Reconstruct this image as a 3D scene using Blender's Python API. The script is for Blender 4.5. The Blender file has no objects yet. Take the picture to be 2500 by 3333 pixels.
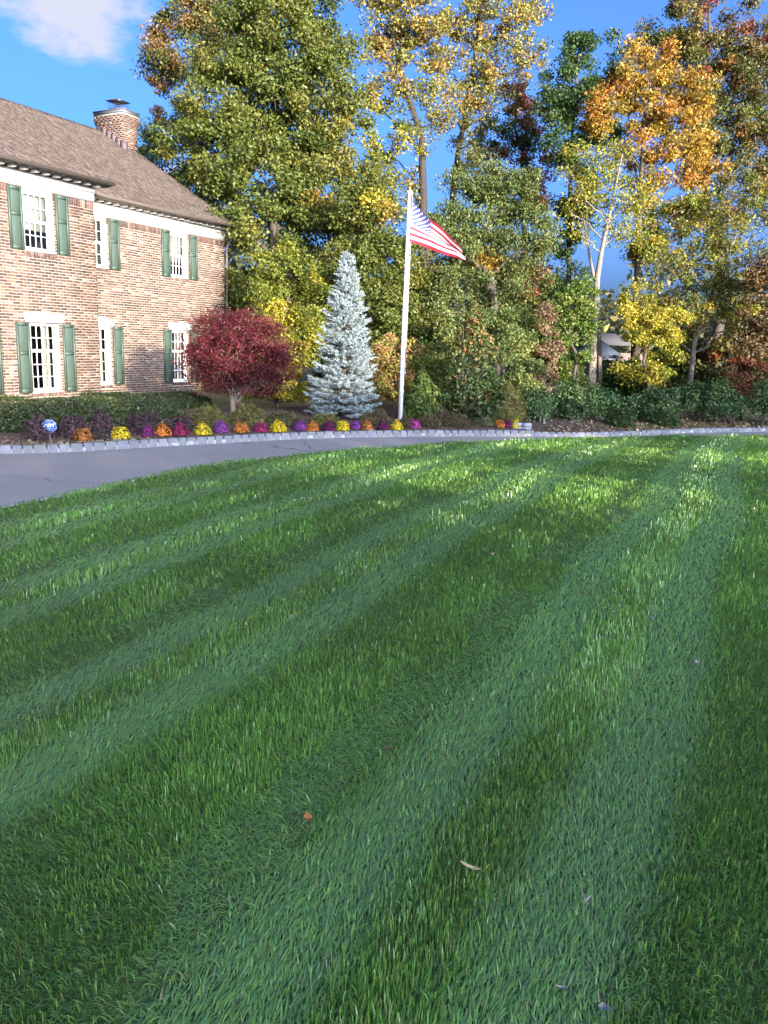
import bpy, bmesh, math, random
import numpy as np
from math import sin, cos, radians, pi, sqrt, atan2
from mathutils import Vector, Matrix

random.seed(7)
rng = np.random.default_rng(11)
scene = bpy.context.scene
COL = scene.collection

# ------------------------------------------------------------------ camera
PITCH, ROLL, FPX = radians(12.468), radians(2.243), 2503.0      # measured from the house's vanishing points
CAM = np.array([0.0, 0.0, 2.15])
_f = np.array([0, cos(PITCH), -sin(PITCH)]); _u = np.array([0, sin(PITCH), cos(PITCH)]); _x = np.array([1.0, 0, 0])
CX = _x * cos(ROLL) + _u * sin(ROLL)
CU = -_x * sin(ROLL) + _u * cos(ROLL)
cam_data = bpy.data.cameras.new('camera'); cam = bpy.data.objects.new('camera', cam_data); COL.objects.link(cam)
M = Matrix.Identity(4)
for i in range(3):
    M[i][0] = CX[i]; M[i][1] = CU[i]; M[i][2] = -_f[i]; M[i][3] = CAM[i]
cam.matrix_world = M
cam_data.sensor_fit = 'VERTICAL'; cam_data.sensor_height = 36.0; cam_data.sensor_width = 27.0
cam_data.lens = 36.0 * FPX / 3333.0
cam_data.clip_end = 3000; cam_data.clip_start = 0.05
scene.camera = cam

# ------------------------------------------------------------------ sun, sky, exposure
SUN_EL = radians(9.5)
SUN_AZ = radians(-57.0)                        # direction towards the sun in the XY plane
ST = np.array([cos(SUN_AZ), sin(SUN_AZ), 0.0])
SUNV = ST * cos(SUN_EL) + np.array([0, 0, sin(SUN_EL)])
sl = bpy.data.lights.new('sun', 'SUN'); sun = bpy.data.objects.new('sun', sl); COL.objects.link(sun)
sl.energy = 2.0; sl.angle = radians(0.5); sl.color = (1.0, 0.88, 0.72)
sun.rotation_euler = Vector(SUNV).to_track_quat('Z', 'Y').to_euler()
sun.location = (20, -30, 20)

world = bpy.data.worlds.new('World'); scene.world = world; world.use_nodes = True
nt = world.node_tree; nt.nodes.clear()
wo = nt.nodes.new('ShaderNodeOutputWorld'); bg = nt.nodes.new('ShaderNodeBackground')
sky = nt.nodes.new('ShaderNodeTexSky'); sky.sky_type = 'NISHITA'; sky.sun_disc = False
sky.sun_elevation = SUN_EL
sky.sun_rotation = atan2(ST[0], ST[1])
sky.air_density = 0.29; sky.dust_density = 7.5; sky.ozone_density = 3.2; sky.altitude = 100
bg.inputs['Strength'].default_value = 0.15
# a few small clouds, procedural, placed by direction in the sky
tc = nt.nodes.new('ShaderNodeTexCoord')
def wn(t, **kw):
    n = nt.nodes.new(t)
    for k, v in kw.items(): setattr(n, k, v)
    return n
def wl(a, b): nt.links.new(a, b)
noise = wn('ShaderNodeTexNoise'); noise.inputs['Scale'].default_value = 11; noise.inputs['Detail'].default_value = 9; noise.inputs['Roughness'].default_value = 0.58
mp = wn('ShaderNodeMapping'); mp.inputs['Scale'].default_value = (1, 1, 2.2); mp.inputs['Location'].default_value = (0.35, 0.1, 0.4)
wl(tc.outputs['Generated'], mp.inputs[0]); wl(mp.outputs[0], noise.inputs['Vector'])
def pixdir(px, py):
    K = 2500 / 1659
    v = _f + CX * ((px * K - 1250) / FPX) - CU * ((py * K - 1666.5) / FPX)
    return v / np.linalg.norm(v)
def cloud_mask(direction, rad, flat):
    sub = wn('ShaderNodeVectorMath', operation='SUBTRACT'); wl(tc.outputs['Generated'], sub.inputs[0]); sub.inputs[1].default_value = tuple(direction)
    sc = wn('ShaderNodeVectorMath', operation='MULTIPLY'); wl(sub.outputs[0], sc.inputs[0]); sc.inputs[1].default_value = (1 / rad, 1 / rad, 1 / (rad * flat))
    ln = wn('ShaderNodeVectorMath', operation='LENGTH'); wl(sc.outputs[0], ln.inputs[0])
    mr = wn('ShaderNodeMapRange'); wl(ln.outputs['Value'], mr.inputs[0])
    mr.inputs['From Min'].default_value = 1.25; mr.inputs['From Max'].default_value = 0.2
    return mr.outputs[0]
def other(az, el): return (cos(radians(el)) * sin(radians(az)), cos(radians(el)) * cos(radians(az)), sin(radians(el)))
acc = None
for dr, rad, flat in ((pixdir(160, 30), 0.115, 0.55), (pixdir(395, 375), 0.05, 0.5), (other(-75, 30), 0.2, 0.4), (other(70, 35), 0.22, 0.4), (other(150, 40), 0.25, 0.4), (other(-140, 28), 0.22, 0.35)):
    m_ = cloud_mask(dr, rad, flat)
    if acc is None: acc = m_
    else:
        mx = wn('ShaderNodeMath', operation='MAXIMUM'); wl(acc, mx.inputs[0]); wl(m_, mx.inputs[1]); acc = mx.outputs[0]
add = wn('ShaderNodeMath', operation='MULTIPLY_ADD'); wl(acc, add.inputs[0]); add.inputs[1].default_value = 0.62; wl(noise.outputs['Fac'], add.inputs[2])
cr = wn('ShaderNodeMapRange', interpolation_type='SMOOTHSTEP'); wl(add.outputs[0], cr.inputs[0])
cr.inputs['From Min'].default_value = 0.78; cr.inputs['From Max'].default_value = 1.06; cr.inputs['To Max'].default_value = 0.9
hs = wn('ShaderNodeHueSaturation'); hs.inputs['Saturation'].default_value = 1.12; hs.inputs['Value'].default_value = 1.0
wl(sky.outputs[0], hs.inputs['Color'])
gm = wn('ShaderNodeMix', data_type='RGBA'); wl(cr.outputs[0], gm.inputs[0]); wl(hs.outputs[0], gm.inputs[6]); gm.inputs[7].default_value = (0.86, 0.86, 0.95, 1)
wl(gm.outputs[2], bg.inputs['Color']); wl(bg.outputs[0], wo.inputs['Surface'])

scene.view_settings.view_transform = 'Standard'; scene.view_settings.look = 'None'
scene.view_settings.exposure = 2.65; scene.view_settings.gamma = 1.0; scene.view_settings.use_curve_mapping = False

# ------------------------------------------------------------------ helpers: photo measure -> place
KD = 2500 / 1659                                # "display" pixels of the photo at 1659 px wide
def ray(px, py):
    return _f + CX * ((px * KD - 1250) / FPX) - CU * ((py * KD - 1666.5) / FPX)
def at(px, py, Y):                              # point in the vertical plane y = Y
    v = ray(px, py); return CAM + v * (Y / v[1])
def ground_z(px, py, z):
    v = ray(px, py); return CAM + v * ((z - CAM[2]) / v[2])
def mpp(P):                                     # metres per display pixel at a point
    return float((np.asarray(P) - CAM) @ _f) / (FPX / KD)

HA = radians(27.345)
HD = np.array([sin(HA), cos(HA), 0.0]); HN = np.array([cos(HA), -sin(HA), 0.0])   # along the facade, out of the facade
def hp(s, n, z): return HD * s + HN * n + np.array([0, 0, z])

kerb_px = [(0, 980), (74, 982), (256, 970), (398, 962), (531, 955), (606, 949.5), (796, 944.3), (929, 943), (1020, 942.3), (1157, 943), (1256, 945.5), (1390, 940.3), (1511, 934), (1659, 932.5)]
kp = [ground_z(x, y, 0)[:2] for x, y in kerb_px]
kp = [(-30, 12.6), (-12, 12.7), (-8.5, 12.85)] + [tuple(q) for q in kp] + [(16, 24.3), (24, 26), (60, 28)]
kp = np.array(kp)
_kx = np.linspace(-30, 60, 900); _ky = np.interp(_kx, kp[:, 0], kp[:, 1])
for _ in range(2):
    _ky[5:-5] = np.convolve(_ky, np.ones(11) / 11, 'valid')
def y_kerb(x): return np.interp(x, _kx, _ky)
lp = [(-20, -13), (-10, -8.2), (0, -7.0), (4, -6.1), (7, -5.25)] + [(ground_z(x, y, 0)[1], ground_z(x, y, 0)[0]) for x, y in ((0, 1102), (199, 1062), (420, 1012), (700, 978), (995, 957.6), (1248, 948.5), (1480, 943), (1659, 943))] + [(22.6, 16), (23.5, 24), (24.5, 60)]
lp = np.array(lp)
_ly = np.linspace(-20, 24.5, 600); _lx = np.interp(_ly, lp[:, 0], lp[:, 1])
_lx[4:-4] = np.convolve(_lx, np.ones(9) / 9, 'valid')
def x_lawn(y): return np.interp(y, _ly, _lx)
def sstep(t): t = np.clip(t, 0, 1); return t * t * (3 - 2 * t)
_edge = np.stack([_lx, _ly], 1)[::3]
def z_lawn(x, y):
    x = np.asarray(x, float); y = np.asarray(y, float); shp = x.shape
    q = np.stack([x.ravel(), y.ravel()], 1); out = np.empty(len(q))
    for i in range(0, len(q), 40000):
        dd = q[i:i + 40000, None, :] - _edge[None]
        out[i:i + 40000] = np.sqrt((dd ** 2).sum(2).min(1))
    z = 0.035 + 0.53 * sstep(out / 8.0)
    return z.reshape(shp)
def z_bed(x, y):
    e = np.maximum(np.asarray(y) - y_kerb(x), 0) * 0.85
    return 0.10 + 0.16 * sstep(e / 1.8) + 0.10 * sstep(e / 7)
def hit(px, py):                                # photo pixel -> point on the bed / woodland floor
    z = 0.2
    for _ in range(30):
        P = ground_z(px, py, z); z = 0.6 * z + 0.4 * float(z_bed(P[0], P[1]))
    P[2] = float(z_bed(P[0], P[1])); return P

# ------------------------------------------------------------------ helpers: materials
def mat(name): 
    m = bpy.data.materials.new(name); m.use_nodes = True
    return m, m.node_tree, m.node_tree.nodes['Principled BSDF']
def simple(name, col, rough=0.6, var=0.12, scale=6.0, bump=0.0, bscale=40.0, metal=0.0, spec=0.4, dark=None):
    m, t, b = mat(name)
    tcn = t.nodes.new('ShaderNodeTexCoord'); no = t.nodes.new('ShaderNodeTexNoise'); no.inputs['Scale'].default_value = scale; no.inputs['Detail'].default_value = 6
    t.links.new(tcn.outputs['Object'], no.inputs['Vector'])
    mx = t.nodes.new('ShaderNodeMix'); mx.data_type = 'RGBA'; mx.inputs[6].default_value = (*[c * (1 - var) for c in col], 1)
    mx.inputs[7].default_value = (*[min(1, c * (1 + var)) for c in col], 1)
    if dark: mx.inputs[6].default_value = (*dark, 1)
    t.links.new(no.outputs['Fac'], mx.inputs[0]); t.links.new(mx.outputs[2], b.inputs['Base Color'])
    b.inputs['Roughness'].default_value = rough; b.inputs['Metallic'].default_value = metal; b.inputs['Specular IOR Level'].default_value = spec
    if bump:
        n2 = t.nodes.new('ShaderNodeTexNoise'); n2.inputs['Scale'].default_value = bscale; n2.inputs['Detail'].default_value = 8
        t.links.new(tcn.outputs['Object'], n2.inputs['Vector'])
        bp = t.nodes.new('ShaderNodeBump'); bp.inputs['Strength'].default_value = bump; bp.inputs['Distance'].default_value = 0.02
        t.links.new(n2.outputs['Fac'], bp.inputs['Height']); t.links.new(bp.outputs[0], b.inputs['Normal'])
    return m
def tinted(name, rough=0.6, spec=0.3, trans=0.0, bump=0.0, bscale=60.0, grain=0.0):
    """colour comes from the mesh's own 'tint' attribute: each piece has its own colour"""
    m, t, b = mat(name)
    at_ = t.nodes.new('ShaderNodeAttribute'); at_.attribute_name = 'tint'
    colsock = at_.outputs['Color']
    tcn = t.nodes.new('ShaderNodeTexCoord')
    if grain:
        g = t.nodes.new('ShaderNodeTexNoise'); g.inputs['Scale'].default_value = bscale; g.inputs['Detail'].default_value = 5
        t.links.new(tcn.outputs['Object'], g.inputs['Vector'])
        mr = t.nodes.new('ShaderNodeMapRange'); mr.inputs['To Min'].default_value = 1 - grain; mr.inputs['To Max'].default_value = 1 + grain
        t.links.new(g.outputs['Fac'], mr.inputs[0])
        vm = t.nodes.new('ShaderNodeVectorMath'); vm.operation = 'SCALE'; t.links.new(colsock, vm.inputs[0]); t.links.new(mr.outputs[0], vm.inputs['Scale']); colsock = vm.outputs[0]
    t.links.new(colsock, b.inputs['Base Color'])
    b.inputs['Roughness'].default_value = rough; b.inputs['Specular IOR Level'].default_value = spec
    if bump:
        n2 = t.nodes.new('ShaderNodeTexNoise'); n2.inputs['Scale'].default_value = bscale; n2.inputs['Detail'].default_value = 8
        t.links.new(tcn.outputs['Object'], n2.inputs['Vector'])
        bp = t.nodes.new('ShaderNodeBump'); bp.inputs['Strength'].default_value = bump; bp.inputs['Distance'].default_value = 0.01
        t.links.new(n2.outputs['Fac'], bp.inputs['Height']); t.links.new(bp.outputs[0], b.inputs['Normal'])
    if trans:
        tr = t.nodes.new('ShaderNodeBsdfTranslucent'); ms = t.nodes.new('ShaderNodeMixShader'); ms.inputs[0].default_value = trans
        t.links.new(colsock, tr.inputs['Color']); out = t.nodes['Material Output']
        t.links.new(b.outputs[0], ms.inputs[1]); t.links.new(tr.outputs[0], ms.inputs[2]); t.links.new(ms.outputs[0], out.inputs['Surface'])
    return m
MT = {}
MT['leaf'] = tinted('leaf', 0.5, 0.35, 0.3)
MT['needle'] = tinted('needle', 0.55, 0.3, 0.1)
MT['petal'] = tinted('petal', 0.6, 0.2, 0.2)
MT['grass'] = tinted('grass_blade', 0.42, 0.9, 0.32)
MT['grass'].node_tree.nodes['Principled BSDF'].inputs['IOR'].default_value = 1.65
MT['brick'] = tinted('brick', 0.85, 0.2, bump=0.5, bscale=70, grain=0.22)
MT['shingle'] = tinted('shingle', 0.9, 0.15, bump=0.4, bscale=90, grain=0.2)
MT['stone'] = tinted('granite', 0.8, 0.25, bump=0.7, bscale=28, grain=0.18)
MT['dryleaf'] = tinted('dry_leaf', 0.7, 0.2, 0.15)
MT['mortar'] = simple('mortar', (0.385, 0.33, 0.25), 0.9, 0.1, 9)
MT['white'] = simple('white_paint', (0.80, 0.79, 0.76), 0.45, 0.03, 3)
MT['shutter'] = simple('green_paint', (0.056, 0.082, 0.060), 0.5, 0.06, 3)
MT['gutter'] = simple('brown_gutter', (0.14, 0.11, 0.09), 0.4, 0.06, 3)
MT['soffit'] = simple('brown_soffit', (0.16, 0.12, 0.10), 0.6, 0.05, 3)
MT['flashing'] = simple('flashing', (0.13, 0.09, 0.085), 0.5, 0.15, 5)
MT['lead'] = simple('cap_metal', (0.13, 0.135, 0.145), 0.45, 0.1, 5, metal=0.4)
MT['wire'] = simple('dark_metal', (0.06, 0.06, 0.065), 0.4, 0.1, 5, metal=0.6)
MT['bark_dark'] = simple('bark_dark', (0.05, 0.038, 0.030), 0.9, 0.4, 9, 0.8, 14)
MT['bark'] = simple('bark', (0.085, 0.066, 0.05), 0.9, 0.35, 8, 0.8, 14)
MT['bark_pale'] = simple('bark_pale', (0.23, 0.195, 0.155), 0.85, 0.35, 3.5, 0.5, 14, dark=(0.11, 0.085, 0.065))
MT['stem_tan'] = simple('stem_tan', (0.22, 0.155, 0.115), 0.8, 0.2, 6, 0.4, 20)
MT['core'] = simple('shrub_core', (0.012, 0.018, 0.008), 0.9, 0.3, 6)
MT['polewhite'] = simple('pole_white', (0.82, 0.82, 0.80), 0.3, 0.02, 3, spec=0.5)
MT['gold'] = simple('gold', (0.55, 0.36, 0.09), 0.3, 0.05, 4, metal=0.9)
MT['cream'] = simple('cream_blind', (0.40, 0.385, 0.32), 0.7, 0.04, 5)
MT['room'] = simple('room_wall', (0.09, 0.08, 0.09), 0.9, 0.15, 3)
MT['wood'] = simple('orange_wood', (0.42, 0.17, 0.04), 0.5, 0.3, 5)
MT['curtain'] = simple('curtain', (0.42, 0.40, 0.32), 0.9, 0.18, 16)
MT['blue'] = simple('sign_blue', (0.02, 0.085, 0.42), 0.4, 0.05, 3)
MT['signwhite'] = simple('sign_white', (0.75, 0.77, 0.80), 0.4, 0.02, 3)
def glass_mat():
    m, t, b = mat('window_glass'); t.nodes.remove(b)
    out = t.nodes['Material Output']; tr = t.nodes.new('ShaderNodeBsdfTransparent'); tr.inputs[0].default_value = (0.86, 0.9, 0.88, 1)
    gl = t.nodes.new('ShaderNodeBsdfGlossy'); gl.inputs['Roughness'].default_value = 0.02
    fr = t.nodes.new('ShaderNodeFresnel'); fr.inputs['IOR'].default_value = 1.6
    tcn = t.nodes.new('ShaderNodeTexCoord'); no = t.nodes.new('ShaderNodeTexNoise'); no.inputs['Scale'].default_value = 3.0
    bp = t.nodes.new('ShaderNodeBump'); bp.inputs['Strength'].default_value = 0.06; t.links.new(tcn.outputs['Object'], no.inputs['Vector']); t.links.new(no.outputs['Fac'], bp.inputs['Height']); t.links.new(bp.outputs[0], gl.inputs['Normal'])
    ms = t.nodes.new('ShaderNodeMixShader'); t.links.new(fr.outputs[0], ms.inputs[0]); t.links.new(tr.outputs[0], ms.inputs[1]); t.links.new(gl.outputs[0], ms.inputs[2]); t.links.new(ms.outputs[0], out.inputs['Surface'])
    return m
MT['glass'] = glass_mat()

# ------------------------------------------------------------------ helpers: objects
def tag(o, label=None, cat=None, group=None, kind=None):
    if label: o['label'] = label
    if cat: o['category'] = cat
    if group: o['group'] = group
    if kind: o['kind'] = kind
    return o
def empty(name, loc, label=None, cat=None, group=None):
    o = bpy.data.objects.new(name, None); COL.objects.link(o); o.location = tuple(loc); o.empty_display_size = 0.2
    return tag(o, label, cat, group)
def link(name, me, m=None, parent=None, kind=None):
    o = bpy.data.objects.new(name, me); COL.objects.link(o)
    if m is not None: me.materials.append(m)
    if parent is not None:
        o.parent = parent
        if parent.type == 'EMPTY': o.matrix_parent_inverse = Matrix.Translation(-Vector(parent.location))   # meshes are authored in world coordinates
    if kind: o['kind'] = kind
    return o
def np_mesh(name, V, faces_flat, sizes, tint=None, smooth=False):
    me = bpy.data.meshes.new(name)
    V = np.ascontiguousarray(V, dtype=np.float32); n = len(V)
    me.vertices.add(n); me.vertices.foreach_set('co', V.ravel())
    faces_flat = np.ascontiguousarray(faces_flat, dtype=np.int32); sizes = np.ascontiguousarray(sizes, dtype=np.int32)
    me.loops.add(len(faces_flat)); me.loops.foreach_set('vertex_index', faces_flat)
    me.polygons.add(len(sizes)); st = np.zeros(len(sizes), np.int32); st[1:] = np.cumsum(sizes)[:-1]
    me.polygons.foreach_set('loop_start', st); me.polygons.foreach_set('loop_total', sizes)
    if smooth: me.polygons.foreach_set('use_smooth', np.ones(len(sizes), bool))
    me.update(calc_edges=True)
    if tint is not None:
        a = me.attributes.new('tint', 'FLOAT_COLOR', 'POINT')
        c = np.ones((n, 4), np.float32); c[:, :3] = tint; a.data.foreach_set('color', c.ravel())
    return me
class MB:
    """collects boxes, prisms and tubes into one mesh"""
    def __init__(s): s.v = []; s.f = []; s.t = []
    def add(s, V, F, tint=None):
        b = len(s.v); s.v += [tuple(map(float, q)) for q in V]; s.f += [tuple(b + i for i in f) for f in F]
        s.t += [tint or (0.5, 0.5, 0.5)] * len(V); return s
    def frame_box(s, o, a, b, c, tint=None):
        """box spanned from corner o by vectors a, b, c"""
        o, a, b, c = map(np.asarray, (o, a, b, c))
        V = [o, o + a, o + a + b, o + b, o + c, o + a + c, o + a + b + c, o + b + c]
        return s.add(V, [(0, 3, 2, 1), (4, 5, 6, 7), (0, 1, 5, 4), (1, 2, 6, 5), (2, 3, 7, 6), (3, 0, 4, 7)], tint)
    def hbox(s, s0, s1, n0, n1, z0, z1, tint=None):        # box in house coordinates
        return s.frame_box(hp(s0, n0, z0), HD * (s1 - s0), HN * (n1 - n0), np.array([0, 0, z1 - z0]), tint)
    def prism(s, pts, off, tint=None):
        pts = [np.asarray(q, float) for q in pts]; k = len(pts); off = np.asarray(off, float)
        V = pts + [q + off for q in pts]
        return s.add(V, [tuple(range(k - 1, -1, -1)), tuple(range(k, 2 * k))] + [(i, (i + 1) % k, k + (i + 1) % k, k + i) for i in range(k)], tint)
    def tube(s, pts, rad, sides=6, tint=None, cap=True):
        pts = [np.asarray(q, float) for q in pts]; k = len(pts); V = []; F = []
        prev = None
        for i in range(k):
            tdir = pts[min(i + 1, k - 1)] - pts[max(i - 1, 0)]; tdir = tdir / (np.linalg.norm(tdir) + 1e-9)
            if prev is None:
                ref = np.array([1.0, 0, 0]) if abs(tdir[0]) < 0.8 else np.array([0, 1.0, 0])
                a = np.cross(tdir, ref)
            else: a = prev - tdir * (prev @ tdir)
            a /= np.linalg.norm(a) + 1e-9; prev = a; b = np.cross(tdir, a)
            for j in range(sides):
                an = 2 * pi * j / sides; V.append(pts[i] + (a * cos(an) + b * sin(an)) * rad[i])
        for i in range(k - 1):
            for j in range(sides):
                F.append((i * sides + j, i * sides + (j + 1) % sides, (i + 1) * sides + (j + 1) % sides, (i + 1) * sides + j))
        if cap: F += [tuple(range(sides - 1, -1, -1)), tuple((k - 1) * sides + j for j in range(sides))]
        return s.add(V, F, tint)
    def mesh(s, name, smooth=False):
        ff = [i for f in s.f for i in f]; return np_mesh(name, np.array(s.v), ff, [len(f) for f in s.f], np.array(s.t), smooth)
    def build(s, name, m, parent=None, kind=None, smooth=False):
        return link(name, s.mesh(name, smooth), m, parent, kind)

def norm(a): return a / (np.linalg.norm(a, axis=-1, keepdims=True) + 1e-9)
def leaf_mesh(name, C, size, tint, up=0.5, aspect=0.55, out=None, droop=0.0, fold=0.18):
    """one kite shaped, slightly folded leaf per centre"""
    n = len(C)
    nrm = rng.normal(size=(n, 3)); nrm = norm(nrm) + np.array([0, 0, up])
    if out is not None: nrm = nrm + out * 0.7
    nrm = norm(nrm)
    ax = rng.normal(size=(n, 3)) + np.array([0, 0, -droop]); ax = norm(ax - nrm * (ax * nrm).sum(1, keepdims=True))
    sd = np.cross(nrm, ax)
    L = (np.asarray(size) * rng.uniform(0.7, 1.3, n))[:, None]
    Vt = np.empty((n, 4, 3))
    Vt[:, 0] = C - ax * L * 0.5; Vt[:, 2] = C + ax * L * 0.5
    mid = C - ax * L * 0.05 + nrm * L * fold
    Vt[:, 1] = mid + sd * L * aspect * 0.5; Vt[:, 3] = mid - sd * L * aspect * 0.5
    idx = np.arange(n * 4); tv = np.repeat(tint, 4, axis=0)
    return np_mesh(name, Vt.reshape(-1, 3), idx, np.full(n, 4), tv)
def pal_pick(pal, n):
    """pal: list of (r,g,b,weight)"""
    p = np.array([q[3] for q in pal], float); p /= p.sum()
    return np.array([q[:3] for q in pal])[rng.choice(len(pal), n, p=p)]
def jit(col, n, a=0.25):
    c = np.broadcast_to(col, (n, 3)) * np.exp(rng.normal(0, a, (n, 1))) * np.exp(rng.normal(0, a * 0.25, (n, 3)))
    return np.clip(c, 0.003, 0.85)

# palettes: base colours of real leaves
GREEN = [(0.118, 0.142, 0.026, 5), (0.14, 0.152, 0.028, 4), (0.092, 0.12, 0.024, 3), (0.18, 0.168, 0.03, 2)]
OLIVE = [(0.13, 0.125, 0.03, 4), (0.10, 0.12, 0.03, 4), (0.18, 0.14, 0.035, 3), (0.22, 0.11, 0.03, 1.5), (0.26, 0.05, 0.03, 0.4)]
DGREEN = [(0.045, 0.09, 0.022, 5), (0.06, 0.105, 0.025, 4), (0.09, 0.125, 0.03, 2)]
TULIP = [(0.27, 0.23, 0.05, 4), (0.19, 0.19, 0.04, 3), (0.34, 0.22, 0.05, 2), (0.22, 0.12, 0.04, 1)]
GOLD = [(0.42, 0.26, 0.035, 4), (0.36, 0.21, 0.03, 4), (0.30, 0.22, 0.035, 3), (0.40, 0.17, 0.03, 2)]
YGREEN = [(0.26, 0.25, 0.03, 4), (0.33, 0.27, 0.03, 3), (0.17, 0.20, 0.03, 3), (0.13, 0.17, 0.03, 1)]
YELLOW = [(0.42, 0.34, 0.035, 4), (0.34, 0.30, 0.035, 3), (0.24, 0.24, 0.03, 2)]
BROWN = [(0.19, 0.12, 0.05, 4), (0.15, 0.10, 0.04, 3), (0.22, 0.15, 0.06, 2), (0.11, 0.10, 0.035, 2)]
RUST = [(0.30, 0.07, 0.03, 3), (0.24, 0.09, 0.04, 2), (0.14, 0.10, 0.03, 2)]

def clumps_in_lobes(lobes, nper):
    """lobes: list of (centre, (rx, ry, rz)); returns clump centres filling the lobes, denser near the outside"""
    C = []; O = []
    vol = np.array([l[1][0] * l[1][2] for l in lobes]); vol = vol / vol.sum()
    for (c, r), w in zip(lobes, vol):
        k = max(3, int(nper * w)); dv = norm(rng.normal(size=(k, 3))); rad = rng.uniform(0.12, 1, (k, 1)) ** 0.42
        wob = 1 + 0.16 * np.sin(dv @ np.array([3.1, 1.7, 2.3]) * 2.2 + c[0] * 3)[:, None]
        C.append(np.asarray(c) + dv * rad * np.asarray(r) * wob); O.append(dv)
    return np.concatenate(C), np.concatenate(O)
def limb_curve(a, b, sag, k=6):
    a, b = np.asarray(a, float), np.asarray(b, float); L = np.linalg.norm(b - a); j = rng.normal(0, 0.05 * L, (k, 3)); j[0] = 0; j[-1] = 0
    ts = np.linspace(0, 1, k)[:, None]
    return a + (b - a) * ts + np.array([0, 0, 1]) * (sag * L * np.sin(pi * ts)) + j * 0.6
def woody(base, top, r0, tips, mb, lean_pts=None, nlimb=9, start=0.3, twig=0.6):
    """tapered trunk, limbs and branches reaching towards the leaf clumps"""
    base, top = np.asarray(base, float), np.asarray(top, float); H = top[2] - base[2]
    if lean_pts is None:
        k = 9; ts = np.linspace(0, 1, k)[:, None]; tr = base + (top - base) * ts; tr[1:-1, :2] += rng.normal(0, 0.022 * H, (k - 2, 2))
    else: tr = np.array([base] + [np.asarray(q, float) for q in lean_pts] + [top])
    k = len(tr); tt = np.linspace(0, 1, k); rr = r0 * (1 - 0.86 * tt) ; rr[0] *= 1.25
    mb.tube(tr - np.array([0, 0, 0.1]) * (np.arange(k) == 0)[:, None], rr, 8)
    if len(tips) == 0: return
    hz = (tr[:, 2] - base[2]) / max(H, 1e-3)
    def on_trunk(f):
        f = float(np.clip(f, 0, 0.97)); return np.array([np.interp(f, hz, tr[:, i]) for i in range(3)]), float(np.interp(f, hz, rr))
    pick = [int(rng.integers(len(tips)))]
    dmin = np.linalg.norm(tips - tips[pick[0]], axis=1)
    while len(pick) < min(nlimb, len(tips)):
        q = int(np.argmax(dmin)); pick.append(q); dmin = np.minimum(dmin, np.linalg.norm(tips - tips[q], axis=1))
    nodes = []; nrad = []
    for q in pick:
        tp = tips[q]; hd = np.linalg.norm(tp[:2] - base[:2])
        f = np.clip((tp[2] - base[2] - 0.75 * hd) / H, start, 0.93); a, ra = on_trunk(f)
        c = limb_curve(a, tp, 0.06 if tp[2] > a[2] else 0.12, 7); r1 = min(ra * 0.5, 0.02 + 0.014 * np.linalg.norm(tp - a)); cr = np.linspace(r1, 0.012, 7)
        mb.tube(c, cr, 5, cap=False); nodes.append(c[1:]); nrad.append(cr[1:])
    nodes = np.concatenate(nodes); nrad = np.concatenate(nrad)
    sel = rng.permutation(len(tips))[:int(len(tips) * twig)]
    for q in sel:
        dd = np.linalg.norm(nodes - tips[q], axis=1) + 0.8 * np.maximum(0, nodes[:, 2] - tips[q][2]); i = int(np.argmin(dd))
        if dd[i] < 0.15: continue
        mb.tube(limb_curve(nodes[i], tips[q], 0.05, 4), np.linspace(min(nrad[i] * 0.7, 0.03), 0.006, 4), 3, cap=False)

def tree(name, label, Y, base_px, top_px, lobes_px, ncl, nleaf, lsize, pal, bark='bark', r0=0.18, cat='tree', group=None, crad=0.55, depth=0.8, lean_px=None,
         nlimb=10, twig=0.6, start=0.3, droop=0.3, accents=(), flat=0.7, crown='crown', zbase=None, up=0.55, aspect=0.6):
    """crown lobes are measured in the photo and given the tree's own distance and depth"""
    b = at(base_px[0], base_px[1], Y); b[2] = float(z_bed(b[0], Y)) if zbase is None else zbase
    top = at(top_px[0], top_px[1], Y)
    e = empty(name, b, label, cat, group)
    lobes = []
    for q in lobes_px:
        (px, py, rx, ry) = q[:4]; dy = q[4] if len(q) > 4 else 0.0
        c = at(px, py, Y + dy); s = mpp(c); lobes.append((c, (rx * s, rx * s * depth, ry * s)))
    C, O = clumps_in_lobes(lobes, ncl)
    keep = C[:, 2] > b[2] + 0.25; C, O = C[keep], O[keep]
    mb = MB()
    woody(b, top, r0, C[rng.permutation(len(C))[:70]], mb, [at(x, y, Y) for x, y in lean_px] if lean_px else None, nlimb, start, twig)
    mb.build('trunk', MT[bark], e, smooth=True)
    nleaf = int(nleaf * 2.4); lsize = lsize * 0.66
    per = max(2, nleaf // len(C)); n = per * len(C)
    rc = crad * rng.uniform(0.6, 1.35, (len(C), 1))
    P = np.repeat(C, per, 0) + norm(rng.normal(size=(n, 3))) * (rng.uniform(0, 1, (n, 1)) ** 0.6) * np.repeat(rc, per, 0) * np.array([1, 1, flat])
    P[:, 2] = np.maximum(P[:, 2], b[2] + 0.06)
    cc = pal_pick(pal, len(C))
    for (px, py, rp, pl) in accents:
        a = at(px, py, Y); rr_ = rp * mpp(a); near = (np.abs(C[:, 0] - a[0]) ** 2 + (C[:, 2] - a[2]) ** 2) < rr_ ** 2
        if near.any(): cc[near] = pal_pick(pl, int(near.sum()))
    cl = np.repeat(cc, per, 0); mix = rng.uniform(0, 1, (n, 1)) < 0.22
    cl = np.where(mix, pal_pick(pal, n), cl)
    tint = cl * np.exp(rng.normal(0, 0.22, (n, 1)))
    me = leaf_mesh(crown, P, lsize, np.clip(tint, 0.003, 0.8), up=up, aspect=aspect, droop=droop, out=np.repeat(O, per, 0) * 0.5)
    link(crown, me, MT['leaf'], e)
    return e

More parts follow.
